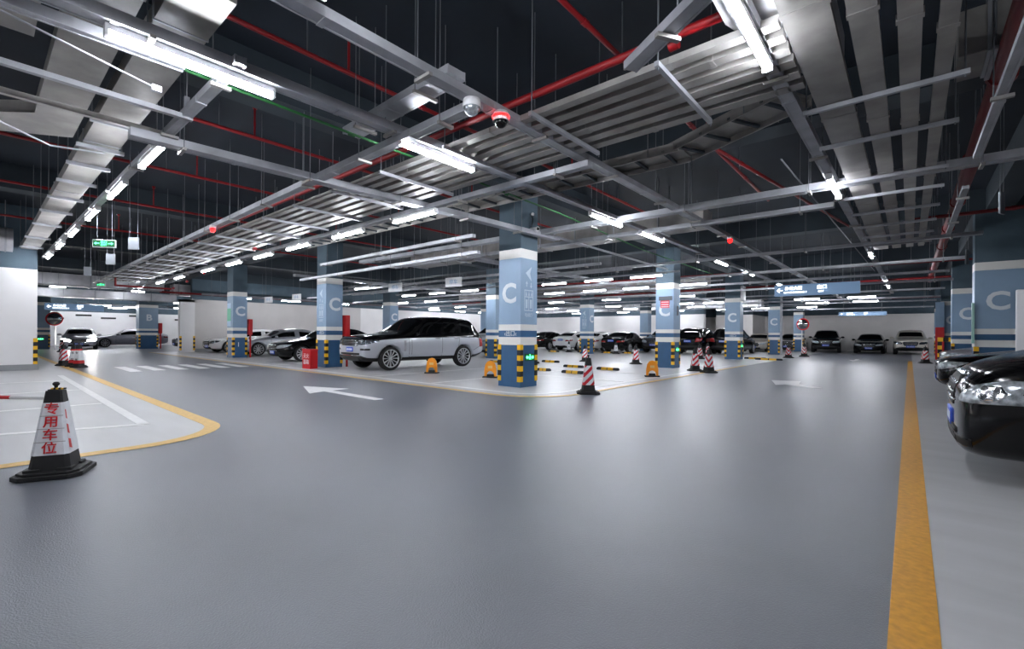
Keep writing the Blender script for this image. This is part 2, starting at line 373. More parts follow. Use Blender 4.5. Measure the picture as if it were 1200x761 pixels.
o = MB().box((-.93, -.05, 1.05), (-.88, .1, 2.1)).build('notice_board', mat('notice_pale_green', (160, 205, 195), .5), p)
for (y, dsc) in ((25.4, 'second'), (34.1, 'third')):
    pillar(2.15, y, .88, .6, 'dark blue pillar marked C, %s from the camera on the right side' % dsc, guards=('nn', 'pn'), lsize=.64)
p = pillar(2.15, 42.2, .88, .6, 'farthest pillar on the right side, behind the yellow and black barrier', letter=None, guards=('nn',))

# ------------------------------------------------------------------ ceiling services
def tray(x0, y0, x1, y1, z, w, h, name, label, cat='cable tray', group=None, m=None, rods=2.2, step=1.8, struts=None, lip=.012, top=None):
    """closed cable tray between two points, seen from below: flat base, lips, joint straps, hanger rods"""
    d = Vector((x1-x0, y1-y0, 0)); L = d.length; a = math.atan2(d.y, d.x)
    t = empty(name, (x0, y0, z), a, label, cat, group); mb = MB()
    mb.box((0, -w/2, .006), (L, w/2, h)); mb.box((0, -w/2-lip, 0), (L, -w/2+.006, h+.004)); mb.box((0, w/2-.006, 0), (L, w/2+lip, h+.004))
    k = 0; x = step*.6
    while x < L: mb.box((x-.025, -w/2-lip-.004, -.004), (x+.025, w/2+lip+.004, h*.9)); x += step
    mb.build('tray_body', m or m_galv, t)
    if rods:
        x = .5; n = 0
        while x < L and n < 24:
            for s in ((-1, 1) if w > .12 else (1,)):
                MB().tube((x, s*(w/2+.03), -.02), (x, s*(w/2+.03), (top or ZC)-z), .006, 5).build('hanger_rod', m_rod, t)
            MB().box((x-.02, -w/2-.05, -.035), (x+.02, w/2+.05, -.004)).build('bracket', m_galvd, t)
            x += rods; n += 1
    return t
tray(-4.62, -4, -4.5, 4.9, 3.505, .12, .09, 'cable_tray', 'light-carrying cable tray over the near aisle, nearest stretch')
tray(-4.5, 4.9, -4.42, 22, 3.505, .09, .07, 'cable_tray', 'cable tray carrying the lamps down the long aisle past the C pillars', rods=2.6)
tray(-4.88, -3, -4.86, 1.2, 3.5, .07, .08, 'cable_tray', 'short bright cable tray ending near the first lamp, top left', rods=2)
tray(-3.32, -3, -3.12, 40, 3.5, .11, .075, 'cable_tray', 'long grey cable tray carrying the dome camera with the red light', rods=1.7)
tray(-6.75, 1.15, -6.35, 9.0, 3.42, .16, .09, 'cable_tray', 'wide cable tray starting at the left ducts and crossing the multi-channel tray', rods=1.5)
tray(-3.25, 3.25, -28.5, 3.65, 3.44, .1, .08, 'cable_tray', 'cable tray with the red beacon running left towards the far duct', rods=1.6)
tray(-3.35, 3.05, -5.4, 3.12, 3.7, .2, .08, 'cable_tray', 'short bright tray end hung beside the dome camera', rods=1.2)
tray(-3.15, 5.2, -31.5, 5.25, 3.385, .1, .07, 'cable_tray', 'cable tray carrying the second lamp row beyond the multi-channel tray', rods=1.9)
tray(-4.4, 1.5, -21.0, 1.47, 3.52, .07, .07, 'cable_tray', 'thin tray carrying the lamp row beside the white room wall', rods=1.7)
tray(-.98, -3, -.72, 32, 3.52, .1, .08, 'cable_tray', 'thin tray carrying the lamp row over the right aisle', rods=2.4)
tray(-1.78, 3.56, -1.02, 3.1, 3.4, .1, .07, 'cable_tray', 'bright slanting steel tray meeting the six-channel tray at top right of centre', rods=.6)
tray(8.8, 8.75, -13.5, 8.2, 3.46, .15, .1, 'cable_tray', 'wide cross tray just beyond the multi-channel trays on the right', rods=1.9)
tray(-1.0, 9.7, -13.5, 9.45, 3.44, .12, .08, 'cable_tray', 'narrower cross tray behind the wide cross tray', rods=1.9)
tray(.62, 3.2, .6, 7.8, 3.34, .05, .05, 'conduit_rail', 'unlit thin grey lamp rail at the right, nearest piece', 'lamp rail', rods=2.2)
tray(.6, 9.3, .6, 13.2, 3.34, .05, .05, 'conduit_rail', 'unlit thin grey lamp rail at the right, farther piece', 'lamp rail', rods=2)
# multi-channel tray along the left: six channels over angle-iron struts
def channels(axis, c0, a0, a1, z, ws, gaps, label, struts, m, zvar=0, rods=True):
    t = empty('multi_channel_tray', (0, 0, 0), 0, label, 'cable tray')
    p = c0
    for i, wd in enumerate(ws):
        mb = MB(); q = p+wd
        lo, hi = min(a0, a1), max(a0, a1)
        def B(u0, u1, v0, v1, z0, z1): mb.box((u0, v0, z0), (u1, v1, z1)) if axis == 'x' else mb.box((v0, u0, z0), (v1, u1, z1))
        B(lo, hi, p, q, z, z+.06)
        u = lo+.7+.3*i
        while u < hi: B(u-.03, u+.03, p-.01, q+.01, z-.003, z+.05); u += 2.1
        mb.build('channel', m, t); p = q+(gaps[i] if i < len(gaps) else 0)
    p -= 0
    for u in struts:
        mb = MB()
        if axis == 'x': mb.box((u-.02, c0-.12, z-.05), (u+.02, p+.08, z-.006))
        else: mb.box((c0-.12, u-.02, z-.05), (p+.12, u+.02, z-.006))
        mb.build('strut', m_galv, t)
        for e in (c0-.09, p+.09):
            a = (u, e, z-.07) if axis == 'x' else (e, u, z-.07)
            MB().tube(a, (a[0], a[1], ZC), .007, 5).build('hanger_rod', m_rod, t)
    return t
channels('x', 3.86, -.75, -27.5, 3.52, [.1, .11, .12, .13, .13, .13], [.09, .095, .095, .095, .095], 'wide tray of six parallel steel channels crossing overhead from upper right to far left', [-1.63-1.36*i for i in range(20)], m_galvd)
channels('y', -.72, 1.0, 15.5, 3.5, [.29, .17, .14, .11], [.08, .1, .09], 'four parallel steel channels running away over the right aisle', [5.52, 6.68, 8.37, 9.4, 10.7, 12.0, 13.3, 14.6], m_galvd)
# wide smooth plate duct joining both
mb = MB(); mb.prism([(-1.05, 1.5), (-.45, 1.5), (-.45, 5.0), (-.72, 5.1), (-1.1, 3.8)], 3.62, 3.86)
tag(mb.build('junction_duct', m_duct), 'smooth sheet-metal duct where the two channel trays meet, upper right', 'duct')
# ladder trays beyond
def ladder(x0, y0, x1, y1, z, w, label):
    d = Vector((x1-x0, y1-y0, 0)); L = d.length; t = empty('ladder_tray', (x0, y0, z), math.atan2(d.y, d.x), label, 'cable tray')
    mb = MB().box((0, -w/2, 0), (L, -w/2+.02, .12)).box((0, w/2-.02, 0), (L, w/2, .12)).box((0, -w/2+.02, .07), (L, w/2-.02, .09))
    mb.build('side_rails', m_galvd, t); mb = MB(); x = .2
    while x < L: MB().box((x-.02, -w/2, .02), (x+.02, w/2, .05)).build('rung', m_beam, t); x += .42
    x = .4
    while x < L:
        MB().tube((x, w/2+.02, 0), (x, w/2+.02, ZC-z), .007, 5).build('hanger_rod', m_rod, t); MB().tube((x, -w/2-.02, 0), (x, -w/2-.02, ZC-z), .007, 5).build('hanger_rod', m_rod, t); x += 1.9
    return t
ladder(-.9, 5.5, -2.4, 6.25, 3.62, .5, 'short angled ladder tray joining the right channels')
ladder(-2.3, 6.2, -13.0, 5.95, 3.6, .5, 'long ladder tray beyond the six-channel tray')
# two wide flat trays upper left and duct pieces
def sheet_duct(name, label, polys, z0, z1, m, seams=(), rodsx=()):
    t = empty(name, (0, 0, 0), 0, label, 'duct'); mb = MB()
    for p in polys: mb.prism(p, z0, z1)
    mb.build('casing', m, t); 
    for a, b in seams: MB().box((a[0], a[1], z0-.006), (b[0], b[1], z1+.006)).build('joint_flange', m_galv, t)
    for x, ya, yb in rodsx:
        MB().box((x-.025, ya-.06, z0-.06), (x+.025, yb+.06, z0-.012)).build('support_bar', m_galv, t)
        for y in (ya-.04, yb+.04): MB().tube((x, y, z0-.06), (x, y, ZC), .007, 5).build('hanger_rod', m_rod, t)
    return t
sheet_duct('flat_tray', 'wide dusty flat tray with lift-off cover, left of a pair at upper left', [[(-3.4, .45), (-3.4, .83), (-7.6, .83), (-7.6, .45)], [(-7.6, .83), (-7.6, .45), (-8.3, -.2), (-8.9, -.2), (-8.2, .83)]], 3.7, 3.84, m_galvd, [((-4.4, .44), (-4.37, .84))])
sheet_duct('flat_tray', 'wide dusty flat tray running to the white room wall, right of the pair', [[(-3.9, .93), (-3.9, 1.3), (-20.4, 1.3), (-20.4, .93)]], 3.7, 3.84, m_galvd, [((-4.6, .92), (-4.58, 1.31)), ((-8.2, .92), (-8.17, 1.31)), ((-11.5, .92), (-11.47, 1.31))], [(x, .93, 1.3) for x in (-7.2, -8.3, -9.3, -10.5, -11.9, -13.4, -15.2, -17.5, -19.6)])
sheet_duct('flat_tray', 'short flat tray at the very upper left corner', [[(-4.6, -.05), (-4.6, .33), (-5.7, .33), (-5.7, -.05)]], 3.72, 3.84, m_galvd)
t = empty('support_beam', (0, 0, 0), 0, 'long steel support angle under the pair of flat trays, upper left', 'bracket')
MB().box((-5.98, -.2, 3.5), (-5.92, 1.55, 3.55)).build('angle_bar', m_galv, t)
for y in (-.15, 1.5): MB().box((-5.98, y-.025, 3.5), (-5.94, y+.025, 3.75)).tube((-5.96, y, 3.7), (-5.96, y, ZC), .008, 6).build('hanger', m_galv, t)
t = empty('support_beam', (0, 0, 0), 0, 'dark steel angle behind the pair of flat trays, upper left', 'bracket')
MB().box((-7.0, -.3, 3.6), (-6.94, 1.5, 3.66)).build('angle_bar', m_galvd, t)
for y in (-.2, 1.45): MB().tube((-6.97, y, 3.6), (-6.97, y, ZC), .008, 6).build('hanger', m_rod, t)
mb = MB().tube((-4.4, -.3, 3.33), (-5.0, 1.02, 3.33), .008, 6).box((-5.03, 1.0, 3.3), (-4.98, 1.07, 3.35))
tag(mb.build('sensor_conduit', m_galv), 'thin bright conduit ending in a small junction box, upper left', 'conduit')
mb = MB().path([(-7.1, -.3, 3.65), (-7.6, .2, 3.5), (-7.9, .6, 3.45), (-7.9, 1.1, 3.5)], .012, 6)
tag(mb.build('bent_conduit', m_galv), 'bent grey conduit under the left flat trays', 'conduit')
# ducts
def big_duct(name, label, a, b, m=m_duct, seam=1.2, axis='y'):
    t = empty(name, (0, 0, 0), 0, label, 'duct'); MB().box(a, b).build('casing', m, t, bevel=.01)
    i = 0 if axis == 'x' else 1; j = 1-i; h = a[i]+.25
    while h < b[i]:
        for e in (a[j]-.03, b[j]+.03):
            p = [0, 0, a[2]-.02]; p[i] = h; p[j] = e; MB().tube(p, (p[0], p[1], ZC), .01, 5).build('hanger_rod', m_rod, t)
        lo, hi = list(a), list(b); lo[i], hi[i] = h-.02, h+.02; lo[j] -= .05; hi[j] += .05; hi[2] = a[2]-.001; lo[2] = a[2]-.035
        MB().box(lo, hi).build('support_bar', m_galv, t); h += 2.4
    u = a[i]+.2
    while u < b[i]:
        lo, hi = [c-.015 for c in a], [c+.015 for c in b]; lo[i], hi[i] = u, u+.03
        MB().box(lo, hi).build('joint_flange', m_galv, t); u += seam
    return t
big_duct('air_duct', 'deep galvanised air duct crossing low before the distant lit bay', (-33.6, 1.6, 2.97), (-32.9, 7.85, 3.4))
big_duct('air_duct', 'upper galvanised air duct crossing above the distant lit bay', (-33.6, 1.4, 3.55), (-32.7, 7.2, 4.15))
big_duct('air_duct', 'galvanised air duct continuing right over the white parked car', (-34.6, 7.9, 3.45), (-33.7, 24, 4.1))
t = empty('air_duct', (0, 0, 0), 0, 'round silver air duct end above the white room wall', 'duct')
MB().tube((-19.9, -4, 3.85), (-19.9, .75, 3.85), .34, 28).build('casing', m_duct, t)
for y in (-2.5, -.8, .6): MB().tube((-19.9, y-.02, 3.85), (-19.9, y+.02, 3.85), .355, 28).tube((-19.9, y, 4.15), (-19.9, y, ZC), .01, 5).build('joint_flange', m_galv, t)
big_duct('air_duct', 'dark galvanised air duct high behind the right channels', (.35, 6.3, 3.95), (8.5, 6.9, 4.4), m_galvd, axis='x')
big_duct('air_duct', 'pale air duct along the ceiling above the far centre bays', (-30, 36.5, 3.3), (-8, 37.2, 3.8), axis='x')
big_duct('air_duct', 'grey air duct crossing above the white sedans', (-24, 22.2, 3.5), (-7.2, 22.9, 4.0), m_galvd, axis='x')
big_duct('air_duct', 'grey air duct crossing just behind the nearest C pillar', (-14.5, 10.9, 3.75), (-3.6, 11.5, 4.15), m_galvd, axis='x')
# pipes
def pipe(label, pts, r, m, name='sprinkler_pipe', cat='pipe', rods=2.4, heads=0):
    t = empty(name, (0, 0, 0), 0, label, cat); mb = MB().path(pts, r, 10)
    a, b = Vector(pts[0]), Vector(pts[-1]); L = (b-a).length; d = (b-a)/L
    x = 1.0
    while x < L:
        p = a+d*x; mb.tube(p-d*.04, p+d*.04, r*1.25, 10); x += 3
    mb.build('pipe_run', m, t); x = .6; n = 0
    while rods and x < L and n < 18:
        p = a+d*x; MB().tube(p, (p.x, p.y, ZC), .008, 5).build('hanger_rod', m_rod, t)
        if heads and n % heads == 0:
            q = p+d*.5; MB().tube(q, (q.x, q.y, q.z+.45), .016, 6).tube((q.x, q.y, q.z+.45), (q.x, q.y, q.z+.5), .035, 8).build('sprinkler_riser', m, t)
        x += rods; n += 1
    return t
pipe('thick red pipe following the six-channel tray overhead', [(-.6, 3.95, 3.8), (-26.0, 4.0, 3.8), (-26.0, 4.0, 3.2), (-26.0, 6.0, 3.2)], .04, m_redp, rods=2.7)
for x, z, tx in ((-5.08, 4.3, 'red pipe over the first lamp row'), (-7.9, 4.3, 'red pipe between the first lamp row and the flat trays'), (-10.8, 4.3, 'red pipe over the left bays, nearest of three'), (-14.2, 4.3, 'red pipe over the left bays, middle of three'), (-18.4, 4.3, 'red pipe over the left bays, farthest of three'), (-2.5, 4.35, 'red pipe rising to the top middle of the picture')):
    pipe(tx, [(x, -3, z), (x, 12, z)], .028, m_redp, heads=2)
pipe('thin green pipe under the first lamp row', [(-5.0, -1, 3.62), (-5.3, 7.5, 3.62), (-5.75, 12.5, 3.62), (-5.9, 20, 3.62)], .016, m_green, rods=0)
pipe('fat dark red fire main running away on the right', [(.72, 3, 3.95), (.72, 30, 3.95)], .1, m_redd, 'fire_main', rods=3)
pipe('red cross pipe beyond the long aisle, nearer one', [(3, 20.0, 3.6), (-18, 17.6, 3.6)], .035, m_redp)
pipe('dark red cross pipe beyond the long aisle, farther one', [(8.5, 27, 3.8), (-30, 27, 3.8)], .05, m_redd)
pipe('red cross pipe over the far parked cars', [(8.5, 38.5, 3.7), (-30, 38.5, 3.7)], .04, m_redd)
pipe('dark red pipe over the cars beside the side wall', [(-31.8, 6.8, 3.45), (-31.8, 24, 3.45)], .06, m_redd)
pipe('dark red cross pipe above the right pillars', [(8.6, 13.8, 3.85), (0.0, 13.8, 3.85)], .04, m_redd)
pipe('slanting red pipe high in the middle right', [(-2.45, 8.0, 4.3), (-1.3, 16, 4.3)], .03, m_redp, rods=0)
pipe('thin grey conduit slanting across the dark ceiling at right', [(-1.5, 8.0, 3.9), (-1.1, 24, 3.9)], .012, m_rod, 'conduit', 'conduit', rods=0)
for i, (y, x0, x1, z) in enumerate(((6.8, -6.9, -13.5, 3.22), (7.35, -7.3, -16, 3.0), (12.2, -7, -24, 3.3), (13.4, -6.6, -23, 3.25), (14.3, 1.2, -30, 3.45), (17.6, 1.2, -30, 3.35), (21.2, 1.0, -30, 3.4), (23.3, 1.2, -30, 3.3), (28.6, 1.2, -30, 3.4), (32.4, 1.2, -28, 3.3), (37.4, 1.2, -26, 3.4), (41, 1.2, -12, 3.2))):
    tray(x0, y, x1, y+.05, z, .07 if i < 4 else .14, .07, 'cable_tray', 'cross cable tray over the parking bays, %s counting from the camera' % ORD[i], rods=2.8)
tray(-10.3, 9.5, -10.1, 40, 3.5, .16, .1, 'cable_tray', 'lengthwise tray over the centre bays behind the nearest pillar', rods=3)
tray(-19.0, 8.5, -19.0, 36, 3.5, .16, .1, 'cable_tray', 'lengthwise tray over the bays behind the black sedan', rods=3)
tray(-30.6, 8.5, -30.6, 23.5, 3.335, .12, .1, 'cable_tray', 'added tray holding the side wall fill lamps, nearer stretch', rods=3)  # both side wall trays are added to hang the fill lamps from
tray(-31.2, 23.5, -31.2, 46, 3.335, .12, .1, 'cable_tray', 'added tray holding the side wall fill lamps, farther stretch', rods=3)
for i, (x, y0, y1) in enumerate(((-48.5, 4, 10), (-51, 3.5, 14.5), (-38, 8, 11), (-46.5, 5, 13))):
    tray(x, y0, x, y1, 3.265, .08, .06, 'lamp_rail', 'thin lamp rail over the distant white bay, %s from the camera' % ORD[(2, 3, 0, 1)[i]], 'lamp rail', rods=2.5)
# free-hanging rod pairs seen against the dark ceiling
# ------------------------------------------------------------------ lamps
lamp = empty('tube_lamp', (0, 0, 0))
MB().box((-.61, -.03, .02), (.61, .03, .06)).box((-.61, -.035, -.02), (-.59, .035, .05)).box((.59, -.035, -.02), (.61, .035, .05)).build('housing', m_white, lamp)
MB().tube((-.585, 0, -.005), (.585, 0, -.005), .021, 10).build('tube', m_tube, lamp)
register(lamp); used = [False]
def place_lamp(x, y, z, rz, label, group, length=1.0):
    o = lamp if not used[0] else copy_tree(lamp); used[0] = True
    o.location = (x, y, z); o.rotation_euler.z = rz; o.scale = (length, 1.15, 1.15); tag(o, label, 'lamp', group)
for i, y in enumerate((-2.0, 1.24, 3.85, 8.05, 10.1, 15.0, 18.1, 23.0)):
    place_lamp(-4.6+.012*y, y, 3.44, PI/2, 'lit tube lamp under the tray along the long aisle, %s' % (ORD[i-1]+' from the camera' if i else 'the one behind the camera'), 'aisle tube lamps')
for i, x in enumerate((-2.4, -7.4, -9.65, -12.0, -14.5, -17.0, -19.6)):
    place_lamp(x, 1.5, 3.46, 0, 'lit tube lamp in the row leading to the white room wall, %s one' % ORD[max(0, i-1)] if i else 'lit tube lamp of the left row above the camera', 'left row tube lamps')
for i, x in enumerate((-6.82, -9.1, -11.4, -13.5, -15.7, -18.1, -21.4, -24.2, -27.6)):
    place_lamp(x, 5.2, 3.31, 0, 'lit tube lamp in the row before the parked cars at left, %s one' % ORD[i], 'second row tube lamps')
for i, y in enumerate((.2, 3.75, 8.5, 16.0, 24.0, 26.5)):
    place_lamp(-.95+.008*y, y, 3.45, PI/2, 'lit tube lamp over the right aisle, %s' % (ORD[i-1]+' from the camera' if i else 'the one overhead beyond the frame'), 'right row tube lamps')
cross = {15.7: (-7.17, -9.1, -11.2, -16.2, -18.6, -21), 19.3: (-6.82, -9.3, -11.4, -13.75, -23.5, -26.5), 24.8: (-9.2, -13.5, -17.5, -26.6, -29.8),
         30.6: (-1.95, -4.4, -9.45, -11.3, -16.5, -22.0), 34.4: (-2.0, -4.4, -9.0, -11.85, -17.0, -22.5, -27), 11.9: (-19.5,), 39.0: (-5.6, -8.6, -11.2, -15, -20, -25)}  # farthest row partly added to brighten the walls behind it
k = 0
for y, xs in cross.items():
    tray(max(xs)+1.2, y, min(xs)-1.2, y, 3.38, .05, .05, 'lamp_rail', 'thin lamp rail over the parking bays, %s nearest row' % ORD[k], 'lamp rail', rods=2.6); k += 1
    for j, x in enumerate(xs): place_lamp(x, y, 3.31, 0, 'lit tube lamp on the cross rail, %s row, %s from the right' % (ORD[k-1], ORD[j]), 'cross row tube lamps')
for j, (x, y) in enumerate(((-48.5, 5.7), (-46.5, 6.3), (-48.5, 8.6), (-46.5, 11.5), (-46.5, 9), (-51, 13), (-38, 9.5), (-51, 8.0), (-51, 4.8))):
    place_lamp(x, y, 3.2, PI/2, 'lit tube lamp over the distant white bay, %s of them' % ORD[j], 'distant bay tube lamps')
for j, (x, y) in enumerate(((-30.6, 10.5), (-30.6, 13.5), (-30.6, 17), (-30.6, 21), (-31.2, 26), (-31.2, 29), (-31.2, 32), (-31.2, 35), (-31.2, 38.5), (-31.2, 43))):  # lamps added to brighten the side wall
    place_lamp(x, y, 3.27, PI/2, 'added tube lamp brightening the side wall, %s from the camera' % ORD[j], 'added side wall fill lamps')
for j, (x, y) in enumerate(((3.8, 36.5), (3.8, 39.5), (3.8, 42.5), (3.8, 45.5))):  # hidden lamps added to brighten the far wall
    place_lamp(x, y, 3.31, PI/2, 'added tube lamp hidden behind the right-hand pillars to light the far wall, %s of four' % ORD[j], 'added far wall fill lamps')
tray(3.8, 35, 3.8, 47, 3.38, .08, .06, 'lamp_rail', 'added rail for the fill lamps hidden behind the right-hand pillars', 'lamp rail', rods=3)
for j, (x, y) in enumerate(((-30.5, 2.6), (-30.5, 5.6))):
    place_lamp(x, y, 3.3, PI/2, 'short lit tube lamp just in front of the crossing air ducts, %s' % ('left one', 'right one')[j], 'duct tube lamps', .45)
tray(-30.5, 1.6, -30.5, 6.6, 3.37, .07, .05, 'lamp_rail', 'short lamp rail before the crossing air ducts', 'lamp rail', rods=2)
for j, (x, y) in enumerate(((-12, -2.5), (-16, -2.5), (3.5, 3.5), (-2.6, -4))):  # unseen lamps outside the view, also lifting the white room wall
    place_lamp(x, y, 3.5, 0, 'unseen lit tube lamp outside the view, %s in its group' % ORD[j], 'outside tube lamps')

# ------------------------------------------------------------------ ceiling-hung small things
t = empty('dome_camera', (-3.22, 3.55, 3.4), 0, 'white dome camera glowing red beneath the long grey tray', 'camera')
MB().lathe([(0, .1), (.07, .1), (.08, .06), (.085, 0)], 20).build('housing', m_white, t)
MB().ball((0, 0, 0), .066, 8).build('dome', m_glass, t); MB().lathe([(.086, .06), (.094, .05), (.086, .03)], 20).build('status_ring', m_sred, t)
t = empty('dome_camera', (-3.24, 3.15, 3.38), 0, 'second dome camera with a clear bowl, left of the red-glowing one', 'camera')
MB().lathe([(0, .1), (.08, .1), (.09, .05), (.085, .02)], 20).build('housing', m_white, t); MB().ball((0, 0, .02), .078, 8).build('dome', m_lens, t)
for (x, y, z, lb) in ((-11.2, 3.3, 3.36, 'small beacon glowing red under the beacon tray'), (-3.15, 11.35, 3.38, 'small red-glowing camera farther along the long grey tray')):
    t = empty('beacon', (x, y, z), 0, lb, 'beacon'); MB().lathe([(0, .05), (.045, .05), (.05, 0), (.03, -.035), (0, -.04)], 16).build('lens', m_sred, t); MB().box((-.05, -.05, .05), (.05, .05, .1)).build('mount', m_white, t)
def exit_sign(x, y, z, rz, label, k=.66):
    t = empty('exit_sign', (x, y, z), rz, label, 'exit sign')
    MB().box((-.31*k, -.02, 0), (.31*k, .02, .24*k)).build('frame', m_white, t, bevel=.004)
    MB().box((-.295*k, -.026, .02*k), (.295*k, -.02, .22*k)).build('panel', m_dgreen, t)
    mb = MB()
    for s in (1, -1): mb.add([(s*a*k, -.03, (.12+b)*k) for a, b in ((.12, -.012), (.2, -.012), (.2, -.04), (.26, 0), (.2, .04), (.2, .012), (.12, .012))], [tuple(range(7))])
    mb.build('arrows', m_sgreen, t); text_obj('EXIT', .08*k, 'lettering', m_sgreen, t, (0, -.028, .075*k), ROT_NY, .002); text_obj('出口', .09*k, 'lettering', m_sgreen, t, (0, -.028, .155*k), ROT_NY, .002)
    for s in (-.2, .2): MB().tube((s*k, 0, .24*k), (s*k, 0, ZC-z), .005, 5).build('hanger_rod', m_rod, t)
exit_sign(-12.5, 1.75, 2.92, .9, 'green hanging exit sign with arrows near the white room wall')
exit_sign(-25.0, 3.4, 3.05, .9, 'tiny green hanging exit sign far left under the beacon tray', .5)
def hang_plate(x, y, z, rz, label, wd=.2, hh=.26, lit=False):
    t = empty('hanging_plate', (x, y, z), rz, label, 'hanging sign')
    MB().box((-wd/2, -.012, 0), (wd/2, .012, hh)).build('plate', m_white if lit else m_rod, t, bevel=.005)
    if lit:
        text_obj('停车', hh*.55, 'lettering', m_signb, t, (0, -.014, hh*.5), ROT_NY, .002)
    for s in (-wd*.38, wd*.38): MB().tube((s, 0, hh), (s, 0, ZC-z), .004, 5).build('cord', m_rod, t)
hang_plate(-12.4, 2.2, 2.93, .9, 'grey plate on two cords, nearest of three at the left')
hang_plate(-14.9, 2.2, 2.85, .9, 'grey plate on two cords, middle of three at the left')
hang_plate(-18.4, 2.2, 2.85, .9, 'grey plate on two cords, farthest of three at the left')
hang_plate(.95, 9.2, 2.9, 1.2, 'narrow white tag on two cords by the right pillars, nearer one', .16, .3)
hang_plate(1.0, 15.0, 2.9, 1.2, 'narrow white tag on two cords by the right pillars, farther one', .16, .34)
for x, y, lb in ((-13.2, 9.3, 'second from right'), (-10.4, 9.4, 'rightmost'), (-20.3, 9.2, 'third from right'), (-23.0, 9.1, 'leftmost')):
    hang_plate(x, y, 2.62, .2, 'small white lightbox hanging over the left parked cars, %s' % lb, .6, .28, True)
# overhead direction signs
def way_sign(x0, x1, y, z0, z1, label, rz=0, ax=None):
    wd = x1-x0; h = z1-z0; t = empty('direction_sign', ((x0+x1)/2, y, z0), rz, label, 'direction sign')
    MB().box((-wd/2, -.06, 0), (wd/2, .06, h)).build('panel', m_signb, t, bevel=.008)
    text_obj('←', h*.62, 'arrow', m_signw, t, (-wd*.43, -.062, h*.5), ROT_NY, .003)
    text_obj('办公大厦', h*.34, 'lettering', m_signw, t, (-wd*.26, -.062, h*.66), ROT_NY, .003)
    text_obj('OFFICE BUILDING 2', h*.2, 'lettering', m_signw, t, (-wd*.24, -.062, h*.3), ROT_NY, .002)
    text_obj('出口', h*.38, 'lettering', m_signw, t, (wd*.08, -.062, h*.66), ROT_NY, .003)
    text_obj('EXIT', h*.2, 'lettering', m_signw, t, (wd*.07, -.062, h*.3), ROT_NY, .002)
    for s in (-.4, .4): MB().tube((s*wd, 0, h), (s*wd, 0, ZC-z0), .014, 6).build('hanger_rod', m_rod, t)
way_sign(-4.32, -1.44, 22, 2.87, 3.33, 'long blue hanging direction sign over the aisle, nearer one')
way_sign(-3.44, -1.06, 36, 2.52, 2.76, 'blue hanging direction sign over the aisle, farther one')
way_sign(-1.3, 1.3, 0, 2.42, 2.82, 'blue hanging direction sign before the distant white bay', PI/2)
bpy.data.objects['direction_sign.002'].location = (-38, 4.0, 2.45)

# CCTV on the main pillar
t = empty('security_camera', (-6.62, 8.3, 3.55), 0, 'pair of white bullet cameras with their bracket on the nearest C pillar', 'camera')
MB().box((0, -.16, -.03), (.04, .22, .05)).build('mount', m_trim, t)
for s, (ax, ay) in enumerate(((.34, -.28), (.42, .34))):
    b0 = Vector((.04, -.1+.26*s, .02)); e = b0+Vector((ax, ay*.4, -.04)); d = (e-b0).normalized()
    MB().tube(b0, b0+d*.12, .02).build('arm', m_white, t); MB().tube(b0+d*.12, e+d*.02, .045, 12).tube(e+d*.0, e+d*.035, .05, 12).build('camera_body', m_white, t); MB().tube(e+d*.034, e+d*.04, .036, 12).build('lens', m_glass, t)
MB().path([(.04, .0, .06), (.1, -.02, .2), (.06, .04, .3), (.02, .06, .38)], .012, 6).build('cable', m_trim, t); MB().ball((.03, .07, .42), .04, 6).build('junction_dome', m_white, t)
mb = MB().tube((-6.3, 8.6, 3.5), (-5.9, 14.5, 3.32), .03, 8); tag(mb.build('conduit', m_galv), 'pale conduit leading away from the bullet cameras', 'conduit')

